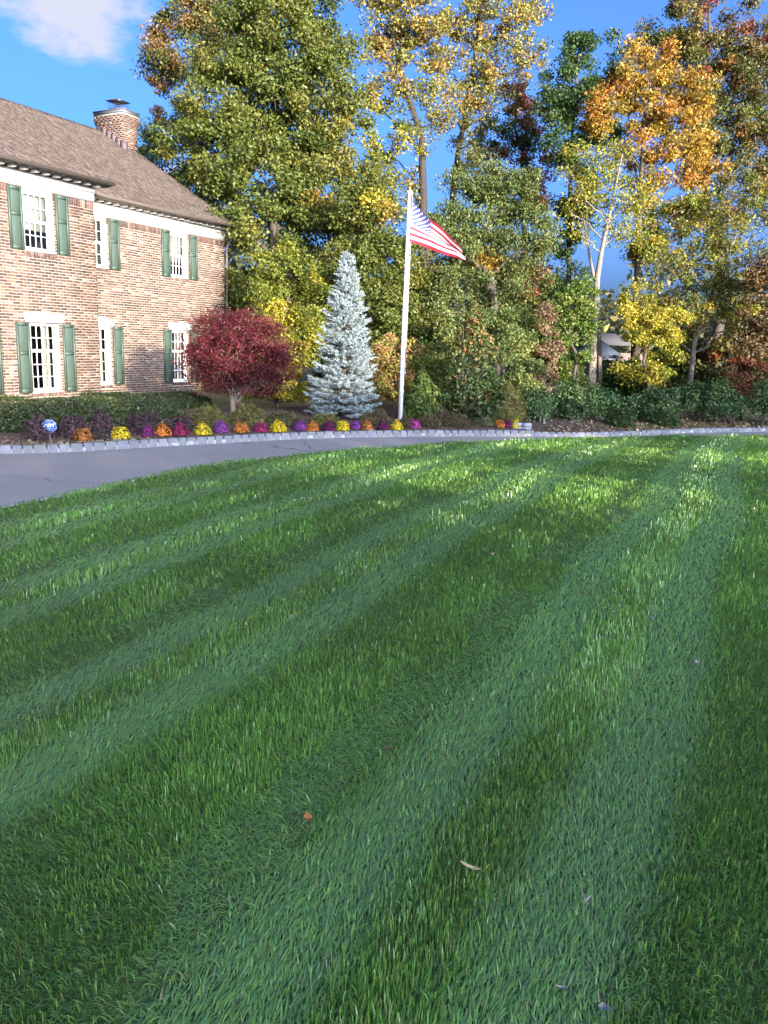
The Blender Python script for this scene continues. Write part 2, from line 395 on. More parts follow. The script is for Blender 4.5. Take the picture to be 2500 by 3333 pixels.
# ================================================================== THE SETTING
def grid_mesh(name, X, Y, Z, m, kind='structure', mask=None):
    nr, nc = X.shape; V = np.stack([X, Y, Z], -1).reshape(-1, 3); i = np.arange(nr * nc).reshape(nr, nc)
    q = np.stack([i[:-1, :-1], i[:-1, 1:], i[1:, 1:], i[1:, :-1]], -1).reshape(-1, 4)
    me = np_mesh(name, V, q.ravel(), np.full(len(q), 4), None, True)
    return link(name, me, m, None, kind)
def ground_mat(name, cols, scale, rough=0.95, bump=0.6, bscale=25, vor=0):
    m, t, b = mat(name); tcn = t.nodes.new('ShaderNodeTexCoord')
    no = t.nodes.new('ShaderNodeTexNoise'); no.inputs['Scale'].default_value = scale; no.inputs['Detail'].default_value = 10; no.inputs['Roughness'].default_value = 0.65
    t.links.new(tcn.outputs['Object'], no.inputs['Vector'])
    rp = t.nodes.new('ShaderNodeValToRGB'); el = rp.color_ramp.elements
    while len(el) < len(cols): el.new(0.5)
    for i, c in enumerate(cols): el[i].position = 0.3 + 0.4 * i / (len(cols) - 1); el[i].color = (*c, 1)
    t.links.new(no.outputs['Fac'], rp.inputs[0]); t.links.new(rp.outputs[0], b.inputs['Base Color'])
    n2 = t.nodes.new('ShaderNodeTexNoise'); n2.inputs['Scale'].default_value = bscale; n2.inputs['Detail'].default_value = 8; t.links.new(tcn.outputs['Object'], n2.inputs['Vector'])
    bp = t.nodes.new('ShaderNodeBump'); bp.inputs['Strength'].default_value = bump; bp.inputs['Distance'].default_value = 0.03
    t.links.new(n2.outputs['Fac'], bp.inputs['Height']); t.links.new(bp.outputs[0], b.inputs['Normal'])
    b.inputs['Roughness'].default_value = rough; b.inputs['Specular IOR Level'].default_value = 0.2
    return m
MT['soil'] = ground_mat('lawn_soil', [(0.06, 0.08, 0.03), (0.08, 0.13, 0.035), (0.10, 0.15, 0.04)], 5)
MT['mulch'] = ground_mat('mulch', [(0.05, 0.032, 0.025), (0.11, 0.075, 0.055), (0.17, 0.12, 0.09)], 14, bump=1.0, bscale=30)
MT['litter'] = ground_mat('woodland_floor', [(0.06, 0.045, 0.025), (0.15, 0.11, 0.05), (0.10, 0.11, 0.04), (0.24, 0.17, 0.08)], 1.6, bump=1.0, bscale=12)
MT['far'] = ground_mat('far_ground', [(0.05, 0.07, 0.02), (0.11, 0.11, 0.04)], 0.3)
def asphalt_mat():
    m, t, b = mat('asphalt'); tcn = t.nodes.new('ShaderNodeTexCoord')
    n1 = t.nodes.new('ShaderNodeTexNoise'); n1.inputs['Scale'].default_value = 0.9; n1.inputs['Detail'].default_value = 5
    n2 = t.nodes.new('ShaderNodeTexNoise'); n2.inputs['Scale'].default_value = 110; n2.inputs['Detail'].default_value = 3
    for n in (n1, n2): t.links.new(tcn.outputs['Object'], n.inputs['Vector'])
    a = t.nodes.new('ShaderNodeMix'); a.data_type = 'RGBA'; a.inputs[6].default_value = (0.20, 0.185, 0.18, 1); a.inputs[7].default_value = (0.28, 0.26, 0.25, 1); t.links.new(n1.outputs['Fac'], a.inputs[0])
    c = t.nodes.new('ShaderNodeMix'); c.data_type = 'RGBA'; c.blend_type = 'MULTIPLY'; c.inputs[0].default_value = 1.0; t.links.new(a.outputs[2], c.inputs[6])
    mr = t.nodes.new('ShaderNodeMapRange'); mr.inputs['From Min'].default_value = 0.3; mr.inputs['From Max'].default_value = 0.7; mr.inputs['To Min'].default_value = 0.55; mr.inputs['To Max'].default_value = 1.5
    t.links.new(n2.outputs['Fac'], mr.inputs[0]); t.links.new(mr.outputs[0], c.inputs[7])
    # thin cracks with a shape of their own
    vo = t.nodes.new('ShaderNodeTexVoronoi'); vo.feature = 'DISTANCE_TO_EDGE'; vo.inputs['Scale'].default_value = 0.22
    wp = t.nodes.new('ShaderNodeTexNoise'); wp.inputs['Scale'].default_value = 1.5; t.links.new(tcn.outputs['Object'], wp.inputs['Vector'])
    va = t.nodes.new('ShaderNodeVectorMath'); va.operation = 'MULTIPLY_ADD'; t.links.new(wp.outputs['Color'], va.inputs[0]); va.inputs[1].default_value = (0.5, 0.5, 0.5); t.links.new(tcn.outputs['Object'], va.inputs[2])
    t.links.new(va.outputs[0], vo.inputs['Vector'])
    cm = t.nodes.new('ShaderNodeMapRange'); cm.inputs['From Max'].default_value = 0.004; cm.inputs['To Min'].default_value = 0.35; cm.inputs['To Max'].default_value = 1.0; t.links.new(vo.outputs['Distance'], cm.inputs[0])
    d = t.nodes.new('ShaderNodeMix'); d.data_type = 'RGBA'; d.blend_type = 'MULTIPLY'; d.inputs[0].default_value = 1.0; t.links.new(c.outputs[2], d.inputs[6]); t.links.new(cm.outputs[0], d.inputs[7])
    t.links.new(d.outputs[2], b.inputs['Base Color']); b.inputs['Roughness'].default_value = 0.85; b.inputs['Specular IOR Level'].default_value = 0.3
    bp = t.nodes.new('ShaderNodeBump'); bp.inputs['Strength'].default_value = 0.35; bp.inputs['Distance'].default_value = 0.006; t.links.new(n2.outputs['Fac'], bp.inputs['Height']); t.links.new(bp.outputs[0], b.inputs['Normal'])
    return m
MT['asphalt'] = asphalt_mat()

# far ground, one sheet to the horizon
link('ground', np_mesh('ground', [(-900, -900, -0.08), (900, -900, -0.08), (900, 1500, -0.08), (-900, 1500, -0.08)], [0, 1, 2, 3], [4]), MT['far'], None, 'structure')
# driveway: asphalt between the lawn and the kerb
xs = np.linspace(-29, 55, 160); vv = np.linspace(0, 1, 12)
DX = np.repeat(xs[None], 12, 0); DYk = y_kerb(xs)[None] + 0.05; DY = -22 + (DYk + 22) * vv[:, None]
grid_mesh('driveway', DX, DY, DX * 0, MT['asphalt'])
# woodland floor behind the bed
xs = np.linspace(-29, 55, 120); vv = np.linspace(0, 1, 90) ** 1.6
FX = np.repeat(xs[None], 90, 0); FY = y_kerb(xs)[None] + 0.3 + 75 * vv[:, None]
FZ = z_bed(FX, FY) - 0.02 + 0.05 * np.sin(FX * 1.3) * np.sin(FY * 0.9) * (FY > 26)
grid_mesh('woodland_floor', FX, FY, FZ, MT['litter'])
# mulched planting bed
xs = np.linspace(-14, 6.2, 150); vv = np.linspace(0, 1, 60) ** 1.3
BX = np.repeat(xs[None], 60, 0); BY = y_kerb(xs)[None] + 0.13 + 4.6 * vv[:, None] * np.clip((6.4 - xs) / 2.2, 0.12, 1)[None]
BZ = z_bed(BX, BY) + 0.012 + rng.normal(0, 0.008, BX.shape); BZ[-1] -= 0.05
grid_mesh('garden_bed', BX, BY, BZ, MT['mulch'])
# lawn soil sheet (the blades come last)
ys = np.linspace(-14, 23.4, 150); uu = np.linspace(0, 1, 110) ** 1.4
LY = np.repeat(ys[:, None], 110, 1); LX = x_lawn(ys)[:, None] + uu[None] * (34 - x_lawn(ys)[:, None])
LZ = z_lawn(LX, LY) - 0.004; LZ[:, 0] = -0.02; LZ[-1] = -0.02
grid_mesh('lawn', LX, LY, LZ, MT['soil'])
# flush edging strip of pale stone along the lawn
ep = np.array([(x_lawn(y), y) for y in np.linspace(-6, 22.5, 260)]); et = np.gradient(ep, axis=0); et /= np.linalg.norm(et, axis=1, keepdims=True); en = np.stack([-et[:, 1], et[:, 0]], 1)
EX = np.stack([ep[:, 0] - 0.02 * en[:, 0], ep[:, 0] - 0.02 * en[:, 0], ep[:, 0] + en[:, 0] * 0.10, ep[:, 0] + en[:, 0] * 0.10]); EY = np.stack([ep[:, 1] - 0.02 * en[:, 1], ep[:, 1] - 0.02 * en[:, 1], ep[:, 1] + en[:, 1] * 0.10, ep[:, 1] + en[:, 1] * 0.10])
EZ = np.zeros_like(EX) + np.array([-0.02, 0.022, 0.022, -0.02])[:, None]
grid_mesh('lawn_edging', EX, EY, EZ, simple('edging_stone', (0.33, 0.32, 0.32), 0.85, 0.25, 5, 0.5, 30))

# kerb of rough granite blocks
kb = MB(); arc = [(-10.5)];
xs = np.linspace(-11.5, 16, 1500); ys = y_kerb(xs); sarc = np.concatenate([[0], np.cumsum(np.hypot(np.diff(xs), np.diff(ys)))])
pts = np.stack([xs, ys], 1)
KX = np.linspace(-11.5, 16, 160); ky = y_kerb(KX)
kerb = grid_mesh('kerb', np.stack([KX, KX, KX, KX]), np.stack([ky + 0.015, ky + 0.015, ky + 0.12, ky + 0.12]), np.stack([KX * 0 - 0.02, KX * 0 + 0.075, KX * 0 + 0.075, KX * 0 - 0.02]), simple('kerb_mortar', (0.36, 0.35, 0.34), 0.9, 0.2, 9, 0.4, 40))
def stone_mesh(L, D, H, seed):
    r = np.random.default_rng(seed); bm = bmesh.new(); bmesh.ops.create_cube(bm, size=1.0)
    bmesh.ops.subdivide_edges(bm, edges=bm.edges[:], cuts=1, use_grid_fill=True)
    for v in bm.verts:
        c = v.co; n = sum(abs(abs(q) - 0.5) < 1e-3 for q in c)
        k = 0.90 if n == 3 else (0.96 if n == 2 else 1.03)
        v.co = Vector((c.x * L * k + r.normal(0, 0.005), c.y * D * k + r.normal(0, 0.006), c.z * H * k + r.normal(0, 0.005)))
    me = bpy.data.meshes.new('kerb_stone'); bm.to_mesh(me); bm.free()
    base = np.array([0.225, 0.225, 0.23]) * r.uniform(0.82, 1.18) * np.array([r.uniform(0.96, 1.05), 1, r.uniform(0.95, 1.06)])
    a = me.attributes.new('tint', 'FLOAT_COLOR', 'POINT'); c = np.ones((len(me.vertices), 4)); c[:, :3] = base; a.data.foreach_set('color', c.ravel()); me.materials.append(MT['stone'])
    return me
SM = [stone_mesh(1.0, 0.115, 1.0, 50 + i) for i in range(14)]
pos = 0.1; i = 0
while pos < sarc[-1] - 0.3:
    L = random.uniform(0.17, 0.235); m_ = pos + L / 2
    x = np.interp(m_, sarc, xs); y = np.interp(m_, sarc, ys); x2 = np.interp(m_ + 0.05, sarc, xs); y2 = np.interp(m_ + 0.05, sarc, ys)
    o = bpy.data.objects.new('kerb_stone', SM[i % 14]); COL.objects.link(o); o.parent = kerb
    hgt = 0.15 if x < 3.6 else 0.125
    o.scale = (L - 0.012, 1, hgt + 0.05 + random.uniform(-0.012, 0.012)); an = atan2(y2 - y, x2 - x); o.rotation_euler = (random.uniform(-0.03, 0.03), random.uniform(-0.02, 0.02), an + (pi if random.random() < 0.5 else 0))
    o.location = (x - sin(an) * 0.06, y + cos(an) * 0.06, (hgt + 0.05) / 2 - 0.05)
    pos += L; i += 1

# ================================================================== THE BRICK HOUSE
C1, C2 = -16.2, -17.5                            # facade planes (distance along HN) of the projecting part and of the set-back part
S_STEP, S_END, S_BEG, N_BACK = 14.73, 21.42, 4.0, -27.3
GZ = 0.05
house = empty('brick_house', hp(16, C2, 0.2), 'two storey brick house with green shutters and grey brown shingle roof', 'house')
EAVE1, EAVE2, RID_N, RID_Z = (C1 + 0.5, 5.76), (C2 + 0.5, 5.70), -22.42, 8.90
COURSE, BL, BH = 0.0677, 0.2032, 0.0555
# windows: (s0, s1, z0, z1, rows of the upper sash, rows of the lower sash, columns, plane, kind)
WIN = [(12.64, 13.49, 0.62, 2.29, 2, 3, 4, C1, 'low'), (12.64, 13.49, 3.91, 5.26, 2, 2, 4, C1, 'up'),
       (15.62, 16.34, 0.63, 2.27, 2, 3, 3, C2, 'low'), (15.62, 16.34, 3.86, 5.20, 2, 2, 3, C2, 'blind'),
       (18.82, 19.60, 0.63, 2.26, 2, 3, 4, C2, 'low'), (18.82, 19.61, 3.86, 5.18, 2, 2, 4, C2, 'up'),
       (10.55, 11.40, 0.62, 2.29, 2, 3, 4, C1, 'low'), (10.55, 11.40, 3.91, 5.26, 2, 2, 4, C1, 'up')]
wall_parts = {}
def wall_sheet(name, s0, s1, n, z0, z1, holes, thick=0.12):
    mb = MB(); ss = sorted(set([s0, s1] + [h[0] for h in holes] + [h[1] for h in holes])); zz = sorted(set([z0, z1] + [h[2] for h in holes] + [h[3] for h in holes]))
    inh = lambda a, b: any(h[0] < a < h[1] and h[2] < b < h[3] for h in holes)
    for i in range(len(ss) - 1):
        for j in range(len(zz) - 1):
            if inh((ss[i] + ss[i + 1]) / 2, (zz[j] + zz[j + 1]) / 2): continue
            mb.add([hp(ss[i], n, zz[j]), hp(ss[i + 1], n, zz[j]), hp(ss[i + 1], n, zz[j + 1]), hp(ss[i], n, zz[j + 1])], [(0, 1, 2, 3)])
    for h in holes:
        a, b, c, d = h[:4]
        for (p, q) in (((a, c), (b, c)), ((b, c), (b, d)), ((b, d), (a, d)), ((a, d), (a, c))):
            mb.add([hp(p[0], n, p[1]), hp(q[0], n, q[1]), hp(q[0], n - thick, q[1]), hp(p[0], n - thick, p[1])], [(0, 1, 2, 3)])
    return mb.build(name, MT['mortar'], house)
holes1 = [w for w in WIN if w[7] == C1]; holes2 = [w for w in WIN if w[7] == C2]
wall1 = wall_sheet('wall', S_BEG, S_STEP, C1, GZ, 5.78, holes1)
wall2 = wall_sheet('wall', S_STEP - 0.2, S_END, C2, GZ, 5.72, holes2)
sw = MB()                                        # side walls, gable, back
sw.hbox(S_STEP - 0.25, S_STEP - 0.002, C2 - 0.1, C1 - 0.003, GZ, 5.7)
sw.prism([hp(S_END - 0.003, C2 - 0.003, GZ), hp(S_END - 0.003, N_BACK, GZ), hp(S_END - 0.003, N_BACK, 5.65), hp(S_END - 0.003, RID_N, RID_Z - 0.15), hp(S_END - 0.003, C2 - 0.003, 5.65)], -HD * 0.22)
sw.prism([hp(S_BEG + 0.003, C1 - 0.003, GZ), hp(S_BEG + 0.003, N_BACK, GZ), hp(S_BEG + 0.003, N_BACK, 5.65), hp(S_BEG + 0.003, RID_N, RID_Z - 0.15), hp(S_BEG + 0.003, C1 - 0.003, 5.65)], HD * 0.22)
sw.hbox(S_BEG + 0.25, S_END - 0.25, N_BACK, N_BACK + 0.2, GZ, 5.65)
def brick_tex():
    m, t, b = mat('brick_side'); tcn = t.nodes.new('ShaderNodeTexCoord'); br = t.nodes.new('ShaderNodeTexBrick'); br.inputs['Scale'].default_value = 5.0
    br.inputs['Color1'].default_value = (0.3, 0.16, 0.11, 1); br.inputs['Color2'].default_value = (0.2, 0.11, 0.085, 1); br.inputs['Mortar'].default_value = (0.55, 0.47, 0.37, 1)
    br.inputs['Brick Width'].default_value = 1.0; br.inputs['Row Height'].default_value = 0.34; br.inputs['Mortar Size'].default_value = 0.03
    mp_ = t.nodes.new('ShaderNodeMapping'); mp_.inputs['Rotation'].default_value = (pi / 2, 0, 0); t.links.new(tcn.outputs['Object'], mp_.inputs[0]); t.links.new(mp_.outputs[0], br.inputs['Vector'])
    t.links.new(br.outputs['Color'], b.inputs['Base Color']); b.inputs['Roughness'].default_value = 0.9; return m
sw.build('side_wall', brick_tex(), house)
fl = MB(); fl.hbox(S_BEG + 0.3, S_END - 0.3, N_BACK + 0.3, C2 - 1.8, 2.95, 3.15); fl.hbox(S_BEG + 0.3, S_END - 0.3, C2 - 1.9, C2 - 1.8, GZ, 5.6)
fl.build('interior_floor', MT['room'], house)

BRICKPAL = [(0.26, 0.15, 0.112, 5), (0.32, 0.19, 0.14, 4), (0.42, 0.28, 0.215, 2), (0.19, 0.12, 0.10, 2.2), (0.52, 0.37, 0.29, 0.7), (0.14, 0.10, 0.098, 1.0)]
def brick_meshes():
    out = []
    for i in range(12):
        mb = MB(); c = tuple(jit(pal_pick(BRICKPAL, 1)[0] * 0.40, 1, 0.12)[0])
        # unit brick: x length, y depth (out), z height, with a worn front edge
        k = 0.012
        V = [(-.5, 0, -.5), (.5, 0, -.5), (.5, 0, .5), (-.5, 0, .5), (-.5, .7, -.5), (.5, .7, -.5), (.5, .7, .5), (-.5, .7, .5), (-.49, 1, -.47), (.49, 1, -.47), (.49, 1, .47), (-.49, 1, .47)]
        F = [(0, 1, 5, 4), (1, 2, 6, 5), (2, 3, 7, 6), (3, 0, 4, 7), (4, 5, 9, 8), (5, 6, 10, 9), (6, 7, 11, 10), (7, 4, 8, 11), (8, 9, 10, 11)]
        mb.add(V, F, c); me = mb.mesh('brick'); me.materials.append(MT['brick']); out.append(me)
    return out
BM = brick_meshes()
bricks = []                                     # (s, n, z, len, height, proud, wall)
def lay(s0, s1, n, z0, z1, holes, wall, quoin):
    nc = int((z1 - z0) / COURSE); z0 = z1 - nc * COURSE
    for k in range(nc):
        zc = z0 + (k + 0.5) * COURSE; s = s0 - (BL / 2 if k % 2 else 0)
        blk = (k // 7) % 2; inq = k % 7 != 6
        while s < s1 - 0.01:
            a, b = max(s, s0), min(s + BL - 0.010, s1); s += BL
            segs = [(a, b)]
            for h in holes:
                if h[2] - 0.10 < zc < h[3] + 0.0:
                    nx = []
                    for (p, q) in segs:
                        if q <= h[0] or p >= h[1]: nx.append((p, q)); continue
                        if p < h[0] - 0.03: nx.append((p, h[0] - 0.006))
                        if q > h[1] + 0.03: nx.append((h[1] + 0.006, q))
                    segs = nx
            for (p, q) in segs:
                if q - p < 0.03: continue
                qw = 0.62 if blk else 0.86
                proud = 0.006 + random.uniform(-0.0015, 0.0025)
                if quoin and p > s1 - qw and inq: proud += 0.014
                bricks.append((p, q, n, zc, proud, BH, wall))
def soldier(s0, s1, n, z0, z1, wall):
    k = int(round((s1 - s0) / COURSE))
    for j in range(k):
        p = s0 + (s1 - s0) * j / k; bricks.append((p + 0.004, p + (s1 - s0) / k - 0.005, n, (z0 + z1) / 2, 0.008 + random.uniform(-0.001, 0.002), z1 - z0 - 0.01, wall))
lay(8.6, S_STEP, C1, GZ, 5.11, holes1, wall1, True)
lay(S_STEP + 0.02, S_END, C2, GZ, 5.04, holes2, wall2, True)
def solds(s0, s1, n, z0, z1, hs, wall):
    cuts = sorted([(h[0], h[1]) for h in hs if h[3] > z0]); a = s0
    for (p, q) in cuts:
        if p > a: soldier(a, p, n, z0, z1, wall)
        a = q
    soldier(a, s1, n, z0, z1, wall)
solds(8.6, S_STEP, C1, 5.11, 5.32, holes1, wall1); solds(S_STEP + 0.02, S_END, C2, 5.04, 5.25, holes2, wall2)
for h in holes1 + holes2: soldier(h[0] - 0.02, h[1] + 0.06, h[7], h[2] - 0.105, h[2] - 0.004, wall1 if h[7] == C1 else wall2)
def brick_key(b):                                # the largest in the photo: nearest to the camera and in view
    P = hp((b[0] + b[1]) / 2, b[2], b[3]); d = P - CAM; x = 1250 + FPX * (d @ CX) / (d @ _f); y = 1666 - FPX * (d @ CU) / (d @ _f)
    vis = x > 6 and y < 1285 and (b[1] - b[0]) > 0.15 and not (b[2] == C2 and b[0] < 15.92)
    return (0 if vis else 1, float(d @ _f))
for wl_ in (wall1, wall2):
    mine = sorted([b for b in bricks if b[6] is wl_], key=brick_key)
    sing = mine[:150]; rest = mine[150:]
    rz = atan2(HD[1], HD[0])
    for (p, q, n, z, pr, hh, _) in sing:
        o = bpy.data.objects.new('brick', random.choice(BM)); COL.objects.link(o); o.parent = wl_
        # brick's local +y must point out of the wall: rotate so x runs along -HD
        o.rotation_euler = (0, 0, rz + pi); o.scale = (q - p, pr, hh); o.location = tuple(hp((p + q) / 2, n + 0.0, z))
    a = np.array([(p, q, n, z, pr, hh) for (p, q, n, z, pr, hh, _) in rest]); N = len(a)
    V = np.empty((N, 8, 3)); e = 0.0025
    def H3(s, n, z): return HD[None] * s[:, None] + HN[None] * n[:, None] + np.array([0, 0, 1.0]) * z[:, None]
    for i, (us, uz) in enumerate(((0, -1), (1, -1), (1, 1), (0, 1))):
        s = a[:, 0] if us == 0 else a[:, 1]; z = a[:, 3] + uz * a[:, 5] / 2
        V[:, i] = H3(s, a[:, 2] - 0.001, z); V[:, 4 + i] = H3(s + (e if us == 0 else -e), a[:, 2] + a[:, 4], z - uz * e)
    fc = np.array([(0, 1, 5, 4), (1, 2, 6, 5), (2, 3, 7, 6), (3, 0, 4, 7), (4, 5, 6, 7)]); Fi = (np.arange(N)[:, None, None] * 8 + fc[None]).reshape(-1)
    tint = np.repeat(pal_pick(BRICKPAL, N) * 0.40 * np.exp(rng.normal(0, 0.12, (N, 1))), 8, 0)
    link('brick_field', np_mesh('brick_field', V.reshape(-1, 3), Fi, np.full(N * 5, 4), tint), MT['brick'], wl_, 'stuff')

# windows with sashes, panes and rooms behind
def window(w):
    s0, s1, z0, z1, ru, rl, nc, n, kind = w; nf = n - 0.075            # face of the frame sits back in the opening
    fr = MB(); fw = 0.085
    e = None
    fr.hbox(s0 + 0.002, s0 + fw, nf - 0.06, nf + 0.03, z0 + 0.002, z1 - 0.002); fr.hbox(s1 - fw, s1 - 0.002, nf - 0.06, nf + 0.03, z0 + 0.002, z1 - 0.002)
    fr.hbox(s0 + fw, s1 - fw, nf - 0.06, nf + 0.028, z1 - 0.055, z1 - 0.002); fr.hbox(s0 + fw, s1 - fw, nf - 0.06, nf + 0.028, z0 + 0.002, z0 + 0.06)
    win = fr.build('window', MT['white'], house)
    sb = MB(); sb.hbox(s0 - 0.015, s1 + 0.02, n - 0.02, n + 0.03, z0 - 0.004, z0 + 0.035); sb.build('sill', MT['white'], win)
    g0, g1, h0, h1 = s0 + fw, s1 - fw, z0 + 0.06, z1 - 0.055
    hm = h0 + (h1 - h0) * rl / (ru + rl)
    for (a, b, rows, nn) in ((hm, h1, ru, nf - 0.01), (h0, hm, rl, nf - 0.032)):
        sh = MB(); t = 0.03
        sh.hbox(g0, g0 + t, nn - 0.025, nn, a, b); sh.hbox(g1 - t, g1, nn - 0.025, nn, a, b); sh.hbox(g0 + t, g1 - t, nn - 0.025, nn - 0.001, b - t, b); sh.hbox(g0 + t, g1 - t, nn - 0.025, nn - 0.001, a, a + t + 0.01)
        sh.build('sash', MT['white'], win)
        for c in range(1, nc):
            x = g0 + t + (g1 - g0 - 2 * t) * c / nc; mb = MB(); mb.hbox(x - 0.009, x + 0.009, nn - 0.022, nn - 0.003, a + t, b - t); mb.build('muntin', MT['white'], win)
        for r in range(1, rows):
            zz = a + t + (b - a - 2 * t) * r / rows; mb = MB(); mb.hbox(g0 + t, g1 - t, nn - 0.021, nn - 0.004, zz - 0.009, zz + 0.009); mb.build('muntin', MT['white'], win)
        for c in range(nc):
            for r in range(rows):
                xa = g0 + t + (g1 - g0 - 2 * t) * c / nc; xb = g0 + t + (g1 - g0 - 2 * t) * (c + 1) / nc; za = a + t + (b - a - 2 * t) * r / rows; zb = a + t + (b - a - 2 * t) * (r + 1) / rows
                mb = MB(); mb.add([hp(xa, nn - 0.014, za), hp(xb, nn - 0.014, za), hp(xb, nn - 0.014, zb), hp(xa, nn - 0.014, zb)], [(0, 1, 2, 3)]); mb.build('pane', MT['glass'], win)
    # what is seen inside
    rm = MB(); rm.hbox(s0 - 0.3, s1 + 0.3, n - 1.6, n - 1.5, z0 - 0.3, z1 + 0.25); rm.hbox(s0 - 0.4, s0 - 0.3, n - 1.6, n - 0.125, z0 - 0.3, z1 + 0.25); rm.hbox(s1 + 0.3, s1 + 0.4, n - 1.6, n - 0.125, z0 - 0.3, z1 + 0.25)
    rm.hbox(s0 - 0.3, s1 + 0.3, n - 1.5, n - 0.125, z0 - 0.3, z0 - 0.2); rm.hbox(s0 - 0.3, s1 + 0.3, n - 1.5, n - 0.125, z1 + 0.15, z1 + 0.25)
    rm.build('room', MT['room'], win)
    if kind == 'up':
        mb = MB(); mb.hbox(g0 - 0.02, g1 + 0.02, nf - 0.115, nf - 0.105, z0 + (z1 - z0) * 0.36, z1); mb.build('roller_blind', MT['cream'], win)
    elif kind == 'blind':
        k = 22
        for j in range(k):
            zz = h0 + (h1 - h0) * (j + 0.5) / k; mb = MB(); mb.frame_box(hp(g0 - 0.02, nf - 0.12, zz), HD * (g1 - g0 + 0.04), HN * 0.03 + np.array([0, 0, -0.03]), np.array([0, 0, 0.004])); mb.build('blind_slat', MT['cream'], win)
    else:
        cu = MB(); k = 14
        for j in range(k):                          # hanging curtain folds on the far side
            a = g1 - 0.24 + 0.2 * j / k; off = 0.02 * sin(j * 1.9); nx = g1 - 0.24 + 0.2 * (j + 1) / k; off2 = 0.02 * sin((j + 1) * 1.9)
            cu.add([hp(a, nf - 0.16 + off, z0), hp(nx, nf - 0.16 + off2, z0), hp(nx, nf - 0.16 + off2, z1 - 0.08), hp(a, nf - 0.16 + off, z1 - 0.08)], [(0, 1, 2, 3)])
        cu.build('curtain', MT['curtain'], win)
        if s0 < 14:
            for j in range(3):
                mb = MB(); a = s0 + 0.02 + j * 0.17; mb.hbox(a, a + 0.10, n - 0.95, n - 0.8, z0 - 0.2, z0 + 0.5 + 0.35 * (j == 1)); mb.build('chair_back', MT['wood'], win)
    return win
for w in WIN: window(w)
def shutter(s0, s1, z0, z1, n):
    n = n + 0.012; e = MB(); st = 0.055; zm = z0 + (z1 - z0) * 0.565
    e.hbox(s0, s0 + st, n, n + 0.035, z0, z1); e.hbox(s1 - st, s1, n, n + 0.035, z0, z1)
    for (a, b) in ((z0, z0 + 0.1), (zm - 0.035, zm + 0.035), (z1 - 0.075, z1)): e.hbox(s0 + st, s1 - st, n, n + 0.0345, a, b)
    e.hbox(s0 + st, s1 - st, n, n + 0.012, z0 + 0.1, zm - 0.035); e.hbox(s0 + st, s1 - st, n, n + 0.012, zm + 0.035, z1 - 0.075)
    o = e.build('shutter', MT['shutter'], house)
    for (a, b) in ((z0 + 0.1, zm - 0.035), (zm + 0.035, z1 - 0.075)):
        p = MB(); i0, i1 = 0.012, 0.042; ss = (s0 + st, s1 - st)
        V = [hp(ss[0] + i0, n + 0.012, a + i0), hp(ss[1] - i0, n + 0.012, a + i0), hp(ss[1] - i0, n + 0.012, b - i0), hp(ss[0] + i0, n + 0.012, b - i0), hp(ss[0] + i1, n + 0.03, a + i1), hp(ss[1] - i1, n + 0.03, a + i1), hp(ss[1] - i1, n + 0.03, b - i1), hp(ss[0] + i1, n + 0.03, b - i1)]
        p.add(V, [(0, 1, 5, 4), (1, 2, 6, 5), (2, 3, 7, 6), (3, 0, 4, 7), (4, 5, 6, 7)]); p.build('panel', MT['shutter'], o)
for (a, b, z0, z1, n) in ((12.27, 12.63, 0.63, 2.28, C1), (13.58, 13.94, 0.63, 2.27, C1), (11.50, 11.85, 0.63, 2.28, C1), (12.27, 12.63, 3.91, 5.28, C1), (13.555, 13.915, 3.91, 5.28, C1), (11.50, 11.85, 3.91, 5.28, C1),
                          (15.18, 15.54, 0.64, 2.27, C2), (16.43, 16.78, 0.64, 2.27, C2), (18.46, 18.815, 0.64, 2.27, C2), (19.69, 20.05, 0.64, 2.27, C2), (15.18, 15.54, 3.85, 5.21, C2), (16.41, 16.77, 3.85, 5.21, C2), (18.46, 18.82, 3.85, 5.21, C2), (19.69, 20.05, 3.85, 5.2, C2)):
    shutter(a, b, z0, z1, n)
for w in WIN:
    if w[3] > 3: continue
    s0, s1, z1, n = w[0], w[1], w[3], w[7]; mb = MB()
    mb.prism([hp(s0 - 0.08, n + 0.002, z1 + 0.002), hp(s1 + 0.13, n + 0.002, z1 + 0.002), hp(s1 + 0.19, n + 0.002, z1 + 0.215), hp(s0 - 0.14, n + 0.002, z1 + 0.215)], HN * 0.03)
    li = mb.build('lintel', MT['white'], house); c = (s0 + s1) / 2 + 0.03; k = MB()
    k.prism([hp(c - 0.075, n + 0.033, z1 - 0.004), hp(c + 0.075, n + 0.033, z1 - 0.004), hp(c + 0.11, n + 0.033, z1 + 0.275), hp(c - 0.11, n + 0.033, z1 + 0.275)], HN * 0.025); k.build('keystone', MT['white'], li)
